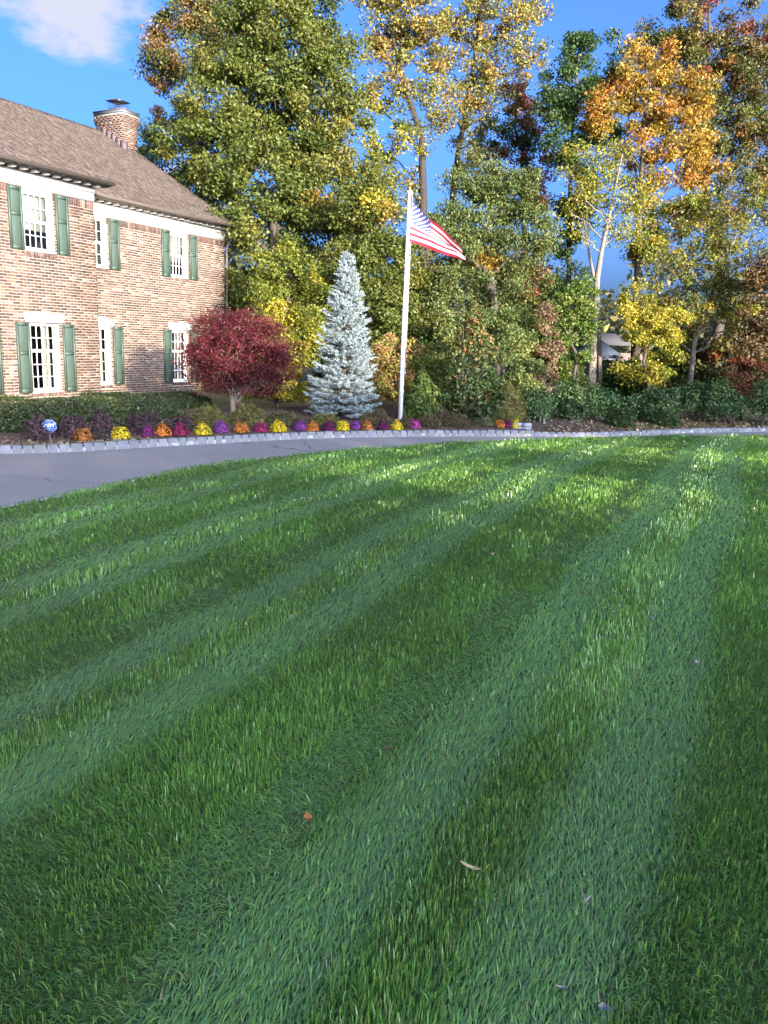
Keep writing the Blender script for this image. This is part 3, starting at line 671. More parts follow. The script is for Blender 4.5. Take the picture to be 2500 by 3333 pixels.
# cornice: frieze board, soffit, modillions, gutter
def cornice(s0, s1, n, zb, mods, eave, gs1):
    f = MB(); f.hbox(s0, s1 + 0.012, n - 0.05, n + 0.03, zb, zb + 0.2); f.hbox(s0, s1 + 0.03, n - 0.05, n + 0.055, zb + 0.2, zb + 0.33)
    fz = f.build('frieze', MT['white'], house)
    so = MB(); so.hbox(s0, gs1 - 0.02, n - 0.05, eave[0] - 0.02, zb + 0.405, zb + 0.43); so.build('soffit', MT['soffit'], fz)
    bd = MB(); bd.hbox(s0, s1 + 0.04, n - 0.05, n + 0.075, zb + 0.33, zb + 0.404); bd.build('bed_mould', MT['soffit'], fz)
    for s in mods:
        mb = MB(); mb.hbox(s - 0.045, s + 0.045, n + 0.076, n + 0.30, zb + 0.335, zb + 0.402); mb.build('modillion', MT['white'], fz)
    g = MB(); gz = eave[1] - 0.005; pr = [(0, -0.07), (0.06, -0.07), (0.085, -0.06), (0.10, -0.05), (0.10, -0.015), (0.115, -0.01), (0.115, 0.0), (0, 0.0)]
    g.prism([hp(s0, eave[0] + a, gz + b) for a, b in pr], HD * (gs1 - s0)); g.build('gutter', MT['gutter'], house)
    fa = MB(); fa.hbox(s0, gs1 - 0.01, eave[0] - 0.03, eave[0] - 0.004, eave[1] - 0.085, eave[1] - 0.01); fa.build('fascia', MT['soffit'], house)
cornice(S_BEG, S_STEP, C1, 5.30, np.arange(14.69, S_BEG + 4, -0.297), EAVE1, 14.92)
cornice(S_STEP + 0.02, S_END, C2, 5.235, np.arange(21.4, S_STEP + 0.1, -0.285), EAVE2, 21.56)
dn = MB(); dn.tube([hp(21.5, C2 + 0.42, 5.6), hp(21.5, C2 + 0.36, 5.42), hp(21.5, C2 + 0.12, 5.2), hp(21.5, C2 + 0.04, 5.0), hp(21.5, C2 + 0.02, 0.3)], [0.04] * 5, 8); dn.build('downspout', MT['gutter'], house)
# roof planes and shingles
def roof_plane(n0, z0, n1, z1):
    a = np.array([n0, z0]); b = np.array([n1, z1]); L = np.linalg.norm(b - a); u = (b - a) / L; return a, u, L
rb = MB(); th = 0.10
RS0, RS1 = S_BEG - 0.3, 21.56; SL = 14.92
pa, ua, la = roof_plane(*EAVE1, RID_N, RID_Z); pb, ub, lb = roof_plane(*EAVE2, RID_N, RID_Z)
def RP(pl, s, d, h=0.0):
    p0, u, _ = pl; q = p0 + u * d; nn = np.array([-u[1], u[0]]) if u[0] > 0 else np.array([u[1], -u[0]])
    if nn[1] < 0: nn = -nn
    q = q + nn * h; return hp(s, q[0], q[1])
PA, PB = (pa, ua, la), (pb, ub, lb)
for pl, sa, sb_ in ((PA, RS0, SL), (PB, SL - 0.05, RS1)):
    rb.prism([RP(pl, sa, 0, -0.004), RP(pl, sa, pl[2], -0.004), RP(pl, sa, pl[2], -0.06), RP(pl, sa, 0, -0.06)], HD * (sb_ - sa))
rb.prism([hp(RS0, RID_N, RID_Z - 0.01), hp(RS0, N_BACK - 0.4, 5.9), hp(RS0, N_BACK - 0.4, 5.8), hp(RS0, RID_N, RID_Z - 0.11)], HD * (RS1 - RS0))
rb.prism([RP(PA, SL - 0.01, 0.02, -0.06), RP(PA, SL - 0.01, la - 0.1, -0.06), RP(PB, SL - 0.01, lb - 0.1, -0.03), hp(SL - 0.01, EAVE2[0], EAVE2[1]), hp(SL - 0.01, EAVE1[0] - 0.03, EAVE1[1] - 0.12)], -HD * 0.02)
roof = rb.build('roof', MT['soffit'], house)
SHP = [(0.098, 0.073, 0.058, 4), (0.085, 0.064, 0.052, 3), (0.112, 0.085, 0.068, 3), (0.072, 0.055, 0.046, 2)]
tabs = []
for pl, sa, sb_ in ((PA, 7.0, SL), (PB, SL, RS1)):
    k = 0; d = -0.02
    while d < pl[2] - 0.02:
        s = sa - random.uniform(0, 0.2)
        while s < sb_:
            w = random.choice((0.11, 0.15, 0.18, 0.22, 0.28)); a, b = max(s, sa), min(s + w, sb_); s += w
            if b - a > 0.02: tabs.append((pl, a, b, d, min(d + 0.16, pl[2] + 0.01), random.uniform(0.004, 0.016)))
        d += 0.14
random.shuffle(tabs)
def tab_key(t): 
    P = RP(t[0], (t[1] + t[2]) / 2, t[3]); d = P - CAM; x = 1250 + FPX * (d @ CX) / (d @ _f)
    return (0 if x > 10 and t[2] - t[1] > 0.2 else 1, float(d @ _f))
tabs.sort(key=tab_key)
def tab_V(t):
    pl, a, b, d0, d1, h = t
    return [RP(pl, a, d0, -0.003), RP(pl, b, d0, -0.003), RP(pl, b, d1, -0.003), RP(pl, a, d1, -0.003), RP(pl, a + 0.002, d0, h + 0.006), RP(pl, b - 0.002, d0, h + 0.006), RP(pl, b, d1, 0.001), RP(pl, a, d1, 0.001)]
TF = [(0, 1, 5, 4), (1, 2, 6, 5), (3, 0, 4, 7), (4, 5, 6, 7)]
mbs = MB()
for i, t in enumerate(tabs):
    c = tuple(pal_pick(SHP, 1)[0] * random.uniform(0.88, 1.12))
    if i < 300: mb = MB(); mb.add(tab_V(t), TF, c); mb.build('shingle', MT['shingle'], roof)
    else: mbs.add(tab_V(t), TF, c)
mbs.build('shingle_field', MT['shingle'], roof, 'stuff')
rc_ = MB(); s = 7.0
while s < 20.9:
    rc_.prism([hp(s, RID_N + 0.13, RID_Z - 0.055), hp(s, RID_N, RID_Z + 0.035), hp(s, RID_N - 0.13, RID_Z - 0.055), hp(s, RID_N, RID_Z + 0.015)], HD * 0.18, tuple(pal_pick(SHP, 1)[0] * 0.8)); s += 0.19
rc_.build('ridge_cap', MT['shingle'], roof, 'stuff')
rk = MB(); rk.prism([RP(PB, RS1, 0, -0.005), RP(PB, RS1, lb, -0.005), RP(PB, RS1, lb, -0.17), RP(PB, RS1, 0, -0.17)], HD * 0.03); rk.build('rake_board', MT['white'], roof)
# chimney
ch0, ch1, cn0, cn1 = 20.83, 21.47, -22.60, -21.33
cm = MB(); cm.hbox(ch0, ch1, cn0, cn1, 6.5, 9.08); cm.hbox(ch0 - 0.03, ch1 + 0.03, cn0 - 0.03, cn1 + 0.03, 9.08, 9.15); cm.hbox(ch0 - 0.05, ch1 + 0.05, cn0 - 0.05, cn1 + 0.05, 9.15, 9.4)
chim = cm.build('chimney', MT['mortar'], roof)
# a chimney is itself a sub-part, so its courses are one more piece of the roof
cb = MB()
for k in range(int((9.4 - 7.6) / COURSE)):
    z = 7.6 + k * COURSE; ex = 0.0 if z < 9.08 else (0.03 if z < 9.15 else 0.05)
    for face in (0, 1):
        a0, a1 = ((cn0 - ex, cn1 + ex) if face == 0 else (ch0 - ex, ch1 + ex)); p = a0 - (0.1 if k % 2 else 0)
        while p < a1:
            q0, q1 = max(p, a0), min(p + 0.193, a1); p += 0.203
            if q1 - q0 < 0.03: continue
            c = tuple(pal_pick([(0.25, 0.14, 0.10, 4), (0.17, 0.10, 0.08, 3), (0.36, 0.24, 0.18, 2)], 1)[0] * 0.5 * random.uniform(0.85, 1.15))
            if face == 0: cb.frame_box(hp(ch0 - ex - 0.006, q0, z + 0.004), HD * 0.01, HN * (q1 - q0), np.array([0, 0, BH]), c)
            else: cb.frame_box(hp(q0, cn1 + ex - 0.004, z + 0.004), HD * (q1 - q0), HN * 0.01, np.array([0, 0, BH]), c)
cb.build('chimney_brick', MT['brick'], roof, 'stuff')
fs = MB()
zr = lambda n: RID_Z - (n - RID_N) * (RID_Z - EAVE2[1]) / (EAVE2[0] - RID_N)
for j in range(5):
    a = RID_N + 0.05 + j * 0.22; b = a + 0.22; fs.hbox(ch0 - 0.022, ch0 - 0.008, a, b, zr(b) - 0.1, zr(a) + 0.14)
fs.hbox(ch0 - 0.02, ch0 + 0.16, cn1 + 0.008, cn1 + 0.03, zr(cn1) - 0.15, zr(cn1) + 0.26); fs.build('flashing', MT['flashing'], roof)
cc_ = MB(); cc_.hbox(ch0 - 0.06, ch1 + 0.06, cn0 - 0.06, cn1 + 0.06, 9.4, 9.5); cc_.hbox(ch0 - 0.08, ch1 + 0.08, cn0 - 0.08, cn1 + 0.08, 9.5, 9.525)
mc, ms_ = (cn0 + cn1) / 2 + 0.1, (ch0 + ch1) / 2
cc_.hbox(ms_ - 0.2, ms_ + 0.2, mc - 0.22, mc + 0.22, 9.525, 9.62); cc_.build('chimney_cap', MT['lead'], roof)
wr = MB()
for i in range(9):
    f = i / 8 * 2 - 1
    for (ds, dn_) in ((f * .22, .24), (f * .22, -.24), (.22, f * .24), (-.22, f * .24)): wr.hbox(ms_ + ds - 0.004, ms_ + ds + 0.004, mc + dn_ - 0.004, mc + dn_ + 0.004, 9.6, 9.86)
wr.add([hp(ms_ - .3, mc - .32, 9.86), hp(ms_ + .3, mc - .32, 9.86), hp(ms_ + .3, mc + .32, 9.86), hp(ms_ - .3, mc + .32, 9.86), hp(ms_, mc, 9.95)], [(0, 1, 4), (1, 2, 4), (2, 3, 4), (3, 0, 4), (3, 2, 1, 0)])
wr.build('spark_arrestor', MT['wire'], roof)

# ================================================================== TREES BEHIND THE BED
GW = 'woodland trees behind the garden bed'
tree('oak_tree', 'huge dense green oak rising behind the end of the house', 28, (632, 850), (600, 30),
     [(600, 120, 160, 150), (520, 200, 130, 130), (680, 230, 120, 150), (560, 380, 170, 130), (700, 400, 110, 120), (470, 330, 110, 100), (620, 500, 150, 90), (730, 520, 90, 90), (620, 20, 120, 90), (540, 640, 90, 70), (700, 640, 80, 60)],
     520, 58000, 0.17, GREEN, 'bark', 0.22, group=GW, crad=0.62, depth=0.75, nlimb=16, twig=0.8,
     accents=[(725, 270, 16, GOLD), (680, 440, 16, GOLD), (590, 330, 12, YELLOW), (560, 560, 25, YGREEN), (740, 330, 25, TULIP)])
tree('oak_tree', 'brown and olive topped oak reaching over the chimney', 33, (450, 860), (430, 40),
     [(390, 90, 70, 70), (450, 60, 80, 80), (480, 30, 90, 60), (360, 150, 60, 60), (330, 260, 30, 45), (400, 270, 60, 60), (350, 340, 50, 60), (430, 400, 70, 70), (490, 470, 60, 90)],
     150, 15000, 0.17, OLIVE + [(0.24, 0.13, 0.04, 4)], 'bark', 0.24, group=GW, crad=0.55, nlimb=12, accents=[(350, 340, 70, DGREEN), (430, 420, 90, DGREEN)])
tree('tulip_tree', 'tall sparse yellowing tulip tree with forked dark trunk above the flag', 32, (912, 860), (860, -90),
     [(850, 60, 70, 90), (830, 200, 55, 70), (840, 310, 75, 70), (890, 20, 90, 80), (930, 130, 60, 80), (800, 420, 60, 50), (960, 230, 45, 60), (870, 400, 50, 40), (820, -50, 80, 70)],
     190, 9000, 0.18, TULIP, 'bark_dark', 0.22, group=GW, crad=0.5, nlimb=20, twig=1.0, start=0.42, lean_px=[(912, 640), (914, 430), (912, 300), (880, 200), (845, 70)], accents=[(840, 310, 80, YGREEN)])
tree('tulip_tree', 'tall sparse tulip tree with long straight trunk left of the open sky', 34.5, (985, 860), (1050, -120),
     [(1000, 20, 80, 90), (1080, 70, 90, 80), (1010, 150, 70, 70), (1130, 110, 60, 50), (1010, 260, 60, 60), (1070, 200, 60, 60), (1120, 10, 70, 60), (1020, 340, 50, 50), (1060, -60, 90, 60)],
     190, 8000, 0.18, TULIP, 'bark_dark', 0.2, group=GW, crad=0.5, nlimb=20, twig=1.0, start=0.45, lean_px=[(978, 640), (978, 430), (990, 330), (1010, 220), (1035, 60)], accents=[(1000, 270, 40, YELLOW)])
tree('vine_clad_tree', 'dark trunk wrapped in red creeper between the tulip tree and slim green tree', 31, (1135, 860), (1120, 180),
     [(1110, 270, 55, 50), (1080, 300, 45, 45), (1150, 330, 45, 60), (1130, 210, 40, 45), (1170, 400, 40, 60), (1130, 420, 50, 60)],
     70, 5000, 0.16, DGREEN + RUST, 'bark_dark', 0.2, group=GW, crad=0.45, nlimb=10, accents=[(1110, 230, 50, RUST), (1170, 430, 40, RUST)])
tree('oak_tree', 'bushy mid green oak directly behind the flag', 26, (1060, 870), (1060, 330),
     [(1060, 440, 110, 90), (980, 520, 90, 80), (1120, 540, 85, 90), (1040, 610, 130, 80), (960, 660, 80, 60), (1130, 660, 70, 70), (1020, 380, 60, 50), (1110, 390, 55, 50)],
     200, 26000, 0.15, [(0.13, 0.165, 0.045, 5), (0.155, 0.18, 0.05, 4), (0.10, 0.135, 0.035, 3), (0.20, 0.18, 0.045, 1.2)], 'bark', 0.2, group=GW, crad=0.5, nlimb=14, droop=1.2, aspect=0.42, accents=[(1040, 560, 28, GOLD), (1150, 610, 25, RUST)])
tree('maple_tree', 'leafy green maple between spruce top and flagpole', 25.5, (810, 880), (810, 400),
     [(810, 480, 85, 70), (770, 560, 70, 70), (850, 570, 60, 80), (820, 660, 80, 70), (860, 720, 50, 60), (780, 420, 50, 40), (890, 640, 45, 70)],
     130, 15000, 0.15, GREEN, 'bark', 0.16, group=GW, crad=0.45, nlimb=10, accents=[(815, 430, 22, YELLOW), (830, 470, 18, GOLD)])
tree('slim_green_tree', 'slender dark green tree with bare lower trunk against the sky', 28, (1228, 880), (1255, 70),
     [(1250, 110, 50, 50), (1230, 180, 55, 55), (1310, 150, 38, 60), (1270, 220, 60, 50), (1200, 250, 45, 55), (1230, 330, 45, 50), (1300, 280, 40, 40), (1240, 430, 40, 60), (1210, 520, 35, 50), (1235, 620, 45, 45)],
     120, 10500, 0.15, DGREEN, 'bark', 0.12, group=GW, crad=0.42, nlimb=14, start=0.4, lean_px=[(1228, 640), (1231, 420), (1238, 240)])
tree('sycamore_tree', 'pale barked forked tree with few leaves in the gap of sky', 26.5, (1278, 840), (1345, 330),
     [(1320, 400, 60, 70), (1270, 450, 40, 60), (1350, 480, 40, 60), (1300, 330, 40, 40)],
     60, 1800, 0.14, YGREEN, 'bark_pale', 0.15, group=GW, crad=0.5, nlimb=14, twig=1.0, start=0.42, lean_px=[(1283, 720), (1290, 600), (1300, 540), (1320, 450)])
tree('sycamore_tree', 'pale leaning stem beside the forked pale tree', 27, (1300, 850), (1255, 380), [(1255, 430, 35, 60), (1240, 350, 30, 50)],
     30, 900, 0.14, YGREEN, 'bark_pale', 0.08, group=GW, crad=0.4, nlimb=8, twig=1.0, start=0.5, lean_px=[(1292, 640), (1275, 560), (1262, 480)])
tree('hickory_tree', 'bright golden orange tree right of the slim green tree', 27.5, (1372, 860), (1400, 100),
     [(1400, 150, 90, 55), (1340, 220, 90, 45), (1440, 220, 95, 55), (1300, 250, 55, 40), (1470, 290, 75, 55), (1390, 310, 90, 45), (1500, 370, 60, 55), (1430, 420, 80, 55), (1480, 480, 70, 50), (1400, 520, 60, 50)],
     170, 15000, 0.15, GOLD, 'bark', 0.17, group=GW, crad=0.45, nlimb=16, start=0.35, lean_px=[(1375, 660), (1380, 480), (1390, 300)], accents=[(1430, 470, 110, YGREEN), (1400, 520, 80, YGREEN), (1450, 400, 40, GOLD)])
tree('oak_tree', 'tall olive and russet oak at the right edge', 33, (1560, 870), (1530, -30),
     [(1430, 70, 70, 60), (1530, 50, 110, 80), (1620, 110, 90, 90), (1480, 150, 80, 70), (1580, 200, 110, 80), (1660, 220, 70, 90), (1540, 300, 90, 70), (1640, 340, 80, 90), (1600, 430, 90, 60)],
     220, 22000, 0.17, OLIVE, 'bark', 0.26, group=GW, crad=0.55, nlimb=16, accents=[(1540, 30, 45, RUST), (1600, 90, 30, RUST)])
tree('birch_tree', 'pale multi stemmed tree leaning right with thin yellow green leaves', 26.5, (1488, 850), (1640, 380),
     [(1560, 480, 90, 70), (1470, 580, 80, 60), (1600, 560, 70, 60), (1520, 660, 90, 60), (1640, 440, 60, 70), (1450, 690, 60, 50), (1590, 660, 60, 60)],
     140, 7000, 0.14, YGREEN + OLIVE, 'bark_pale', 0.10, group=GW, crad=0.45, nlimb=20, twig=1.0, start=0.25, lean_px=[(1500, 740), (1530, 650), (1570, 560)])
tree('yellow_sapling', 'bright yellow young tree in front of the far house', 25.5, (1405, 870), (1390, 600),
     [(1390, 700, 55, 45), (1420, 740, 60, 45), (1370, 650, 40, 40), (1440, 690, 40, 40), (1410, 800, 65, 35)],
     70, 6000, 0.13, YELLOW, 'bark', 0.08, group=GW, crad=0.35, nlimb=8, accents=[(1410, 810, 70, YGREEN)])
tree('green_sapling', 'bright green young tree around the pale trunk', 25.8, (1235, 880), (1240, 580),
     [(1235, 650, 50, 50), (1215, 720, 45, 50), (1265, 690, 35, 50), (1230, 790, 50, 45)], 60, 5500, 0.14, [(0.12, 0.18, 0.03, 4), (0.17, 0.20, 0.035, 3), (0.09, 0.14, 0.03, 2)], 'bark', 0.07, group=GW, crad=0.35, nlimb=8)
tree('dead_leaf_sapling', 'thin sapling holding dry pinkish brown leaves', 24.6, (1180, 890), (1185, 640),
     [(1180, 690, 25, 35), (1185, 760, 35, 40), (1175, 820, 40, 35)], 40, 1300, 0.12, [(0.24, 0.14, 0.075, 3), (0.19, 0.11, 0.06, 3), (0.28, 0.18, 0.10, 2)], 'bark', 0.04, group=GW, crad=0.25, nlimb=7, twig=1.0)
tree('copper_tree', 'bronze brown leaved tree cut off by the right edge, nearest of the woodland', 24.6, (1690, 880), (1690, 540),
     [(1650, 640, 55, 80), (1690, 580, 60, 60), (1640, 740, 50, 60), (1690, 740, 60, 80)], 90, 6500, 0.15, BROWN, 'bark_dark', 0.14, group=GW, crad=0.4, nlimb=8)
tree('rust_shrub', 'small rust red leaved shrub behind the clipped evergreens', 24, (1605, 890), (1605, 760), [(1600, 800, 35, 35), (1625, 780, 25, 30), (1600, 850, 30, 30)], 34, 2400, 0.10, RUST, 'bark_dark', 0.04, 'shrub', crad=0.25, nlimb=6)
tree('maple_tree', 'yellow green young maple behind the red maple', 24.5, (625, 890), (630, 540),
     [(630, 600, 70, 60), (590, 680, 60, 50), (660, 660, 55, 70), (630, 750, 75, 50), (580, 620, 40, 40), (690, 720, 40, 50)], 110, 11000, 0.13, YGREEN, 'bark', 0.1, group=GW, crad=0.4, nlimb=10, accents=[(600, 600, 60, [(0.16, 0.19, 0.03, 1)]), (620, 680, 40, YELLOW)])
tree('maple_tree', 'pale green young maple right of the magnolia', 23.8, (1090, 890), (1080, 680),
     [(1100, 740, 60, 55), (1130, 800, 50, 50), (970, 730, 40, 45), (1060, 700, 50, 40), (960, 790, 40, 50), (1090, 840, 60, 40), (1020, 720, 50, 50)], 100, 10000, 0.12, [(0.15, 0.19, 0.06, 4), (0.20, 0.22, 0.055, 3), (0.11, 0.15, 0.04, 3)], 'bark', 0.08, group=GW, crad=0.35, nlimb=10)
# understorey that closes the lower part of the wood, each its own tree
GU = 'dark understorey trees deep in the wood'
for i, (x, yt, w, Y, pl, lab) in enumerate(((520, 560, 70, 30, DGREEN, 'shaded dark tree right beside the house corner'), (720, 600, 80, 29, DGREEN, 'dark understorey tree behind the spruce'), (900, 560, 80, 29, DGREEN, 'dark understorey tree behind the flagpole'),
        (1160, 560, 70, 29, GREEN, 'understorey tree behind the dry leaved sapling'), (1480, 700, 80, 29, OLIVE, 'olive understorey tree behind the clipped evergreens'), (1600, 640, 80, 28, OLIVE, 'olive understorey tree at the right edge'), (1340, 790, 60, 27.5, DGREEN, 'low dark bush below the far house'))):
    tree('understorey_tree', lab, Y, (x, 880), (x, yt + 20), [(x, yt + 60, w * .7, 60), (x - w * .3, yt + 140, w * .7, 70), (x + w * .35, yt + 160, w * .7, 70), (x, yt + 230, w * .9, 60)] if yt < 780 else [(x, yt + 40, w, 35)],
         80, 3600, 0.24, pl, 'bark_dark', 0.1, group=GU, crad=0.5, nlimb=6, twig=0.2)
# the far-off wood reads as one mass
n = 26000; X = rng.uniform(-60, 75, n); Yf = rng.uniform(52, 75, n); hmax = 7.0 + 2.2 * np.sin(X * 0.35) + 1.5 * np.sin(X * 0.9 + 1) + 0.0 * X
hmax = np.where((X > 14) & (X < 21), hmax * 0.9, hmax)
P = np.stack([X, Yf, rng.uniform(0, 1, n) ** 0.8 * np.maximum(hmax, 2.5) + 0.1], 1)
link('far_wood', leaf_mesh('far_wood', P, 0.75, pal_pick([(0.09, 0.10, 0.04, 3), (0.13, 0.13, 0.05, 2), (0.18, 0.14, 0.05, 1), (0.06, 0.08, 0.035, 3)], n) * np.exp(rng.normal(0, 0.2, (n, 1))), up=0.3), MT['leaf'], None, 'stuff')
bpy.data.objects['far_wood']['label'] = 'distant autumn wood closing the view behind the trees'

# ================================================================== HOUSE FAR BEHIND THE TREES
YF = 47.0
def fb(px, py, dy=0.0): return at(px, py, YF + dy)
FH = empty('far_house', [fb(1325, 800)[0], YF, 0.2], 'distant house with slate blue roofs showing between the trunks', 'house')
sc = mpp(fb(1320, 760)); U3 = np.array([0, 0, 1.0]); X3 = np.array([1.0, 0, 0]); Y3 = np.array([0, 1.0, 0])
def fz(py): return fb(1320, py)[2]
def fx(px): return fb(px, 760)[0]
MT['slate'] = simple('slate_roof', (0.03, 0.037, 0.055), 0.7, 0.25, 3); MT['slate2'] = simple('grey_roof', (0.065, 0.062, 0.06), 0.8, 0.2, 3); MT['stucco'] = simple('pink_stucco', (0.18, 0.125, 0.10), 0.9, 0.1, 2); MT['trim'] = simple('trim', (0.075, 0.075, 0.085), 0.6, 0.05)
w_ = MB(); w_.frame_box((fx(1270), YF + 0.5, 0.1), X3 * (fx(1400) - fx(1270)), Y3 * 7, U3 * (fz(762) - 0.1)); w_.build('wall', MT['stucco'], FH)
def hip(x0, x1, y0, y1, z0, z1, inset, m):
    mb = MB(); cy = (y0 + y1) / 2
    mb.add([(x0, y0, z0), (x1, y0, z0), (x1, y1, z0), (x0, y1, z0), (x0 + inset, cy, z1), (x1 - inset, cy, z1)], [(0, 1, 5, 4), (1, 2, 5), (2, 3, 4, 5), (3, 0, 4), (3, 2, 1, 0)]); return mb.build('roof', m, FH)
hip(fx(1262), fx(1345), YF - 1.5, YF + 5, fz(775), fz(730), 1.2, MT['slate'])
hip(fx(1300), fx(1410), YF + 2, YF + 8.5, fz(745), fz(716), 0.9, MT['slate2'])
d_ = MB(); d_.frame_box((fx(1318), YF - 1.9, fz(796)), X3 * (fx(1342) - fx(1318)), Y3 * 2, U3 * (fz(766) - fz(796))); dm = d_.build('dormer', MT['stucco'], FH)
p_ = MB(); p_.frame_box((fx(1322), YF - 1.95, fz(793)), X3 * (fx(1338) - fx(1322)), Y3 * 0.04, U3 * (fz(775) - fz(793))); p_.build('window', MT['trim'], dm)
p_ = MB(); p_.frame_box((fx(1325), YF - 1.97, fz(792)), X3 * (fx(1335) - fx(1325)), Y3 * 0.03, U3 * (fz(778) - fz(792))); p_.build('pane', MT['wire'], dm)
c_ = MB(); c_.frame_box((fx(1285), YF - 1.7, fz(778)), X3 * (fx(1316) - fx(1285)), Y3 * 0.3, U3 * 0.12); c_.build('cornice', MT['trim'], FH)
a_ = MB(); a_.frame_box((fx(1268), YF - 1.4, 0.1), X3 * (fx(1345) - fx(1268)), Y3 * 2, U3 * (fz(797) - 0.1)); a_.build('porch_wall', MT['trim'], FH)
# lane behind the shrubs on the right, sunlight painted in as pale gravel
link('lane', np_mesh('lane', [(9, 29, 0.40), (45, 31, 0.40), (45, 36, 0.42), (9, 33, 0.42)], [0, 1, 2, 3], [4]), simple('lane_sunlit_gravel', (0.42, 0.36, 0.29), 0.95, 0.2, 3, 0.4, 20), None, 'structure')

# ================================================================== SHRUBS OF THE BED
def shrub(name, label, px, base_y, top_y, w_px, lsize, nleaf, pal, cat='shrub', group=None, shape='dome', depth=1.0, stems=True, P=None, bark='bark', up=0.5, aspect=0.6, leafmat='leaf', toppal=None, droop=0.0):
    b = hit(px, base_y) if P is None else np.asarray(P, float); s = mpp(b); w = w_px * s / 2; h = (base_y - top_y) * s * 1.02
    b[1] += w * depth * 0.55; b[0] += 0.0; b[2] = float(z_bed(b[0], b[1]))
    e = empty(name, b, label, cat, group)
    dv = norm(rng.normal(size=(nleaf, 3))); t = rng.uniform(0, 1, nleaf)
    bump_ = 1 + 0.10 * np.sin(dv[:, 0] * 5 + px) * np.cos(dv[:, 2] * 6 + dv[:, 1] * 4) + 0.07 * np.sin(dv[:, 0] * 11 + dv[:, 2] * 9 + px)
    rad = (0.72 + 0.30 * rng.uniform(0, 1, nleaf) ** 0.7) * bump_
    if shape == 'dome':
        z = np.abs(dv[:, 2]) * 0.97 + 0.03; L = np.stack([dv[:, 0] * w * rad, dv[:, 1] * w * depth * rad, z * h * rad], 1)
    elif shape == 'ball':
        L = np.stack([dv[:, 0] * w * rad, dv[:, 1] * w * depth * rad, h * 0.54 + dv[:, 2] * h * 0.48 * rad], 1)
    else:                                             # cone
        zz = t ** 1.25; an = rng.uniform(0, 2 * pi, nleaf); prof = np.minimum(1.0, (1.03 - zz) * 1.55) * np.minimum(1, 0.65 + zz * 2.2); r = w * prof * (0.62 + 0.42 * rng.uniform(0, 1, nleaf) ** 0.6) * (1 + 0.12 * np.sin(an * 5 + zz * 14)); L = np.stack([np.cos(an) * r, np.sin(an) * r * depth, zz * h], 1); dv = np.stack([np.cos(an), np.sin(an), 0.4 * np.ones(nleaf)], 1)
    kk_ = np.floor(dv * 3.3 + 40 + px).astype(int) if shape != 'cone' else np.floor(np.stack([an * 2.2, t * 9 + px, 0 * t], 1)).astype(int)
    hsh = ((kk_ * np.array([7919, 104729, 1299709])).sum(1) % 613) / 613.0
    L = L * (0.84 + 0.26 * hsh)[:, None] if shape != 'cone' else L * np.stack([0.78 + 0.36 * hsh, 0.78 + 0.36 * hsh, np.ones(nleaf)], 1)
    L[:, 2] = np.maximum(L[:, 2], 0.02)
    # clumped colour: neighbours share a shoot
    cell = (np.floor(L / max(0.06, w * 0.16)).astype(int) * np.array([73856093, 19349663, 83492791])).sum(1) % 997
    cc = pal_pick(pal, 997)[cell]
    if toppal: cc = np.where((L[:, 2] / h + rng.normal(0, 0.08, nleaf) > 0.56)[:, None], pal_pick(toppal, 997)[cell], cc)
    tint = cc * np.exp(rng.normal(0, 0.2, (nleaf, 1)))
    link('foliage', leaf_mesh('foliage', b + L, lsize, np.clip(tint, 0.003, 0.8), up=up, out=dv, aspect=aspect, droop=droop), MT[leafmat], e)
    mb = MB()
    if stems:
        for j in range(9):
            an = rng.uniform(0, 2 * pi); q = np.array([cos(an) * w * 0.6, sin(an) * w * 0.6 * depth, h * rng.uniform(0.5, 0.85)]); mb.tube(limb_curve(b + np.array([cos(an) * w * .12, sin(an) * w * .12, -0.04]), b + q, 0.04, 5), np.linspace(0.008 + 0.012 * h, 0.004, 5), 4)
        mb.build('stem', MT[bark], e)
    return e
GS = 'flowering shrubs along the planting bed'
BARB = [(0.10, 0.055, 0.065, 4), (0.13, 0.075, 0.08, 3), (0.075, 0.048, 0.052, 3), (0.14, 0.10, 0.075, 1)]
SPIR = [(0.22, 0.20, 0.05, 4), (0.17, 0.16, 0.045, 3), (0.28, 0.22, 0.06, 2), (0.12, 0.12, 0.04, 2)]
SPBR = [(0.17, 0.12, 0.055, 4), (0.13, 0.10, 0.05, 3), (0.20, 0.15, 0.07, 2), (0.09, 0.08, 0.04, 2)]
for x, yb, yt, w, lab in ((78, 951, 906, 66, 'purple barberry left of the blue sign'), (150, 947, 904, 66, 'purple barberry between blue sign and rusty orange flowers'), (212, 935, 888, 60, 'purple barberry behind the faded flowers'), (296, 936, 892, 90, 'widest purple barberry, in front of the hedge end'), (376, 931, 902, 72, 'low purple barberry left of the round golden shrub')):
    shrub('barberry_shrub', lab, x, yb, yt, w, 0.045, 2600, BARB, group='purple barberry shrubs', up=0.3)
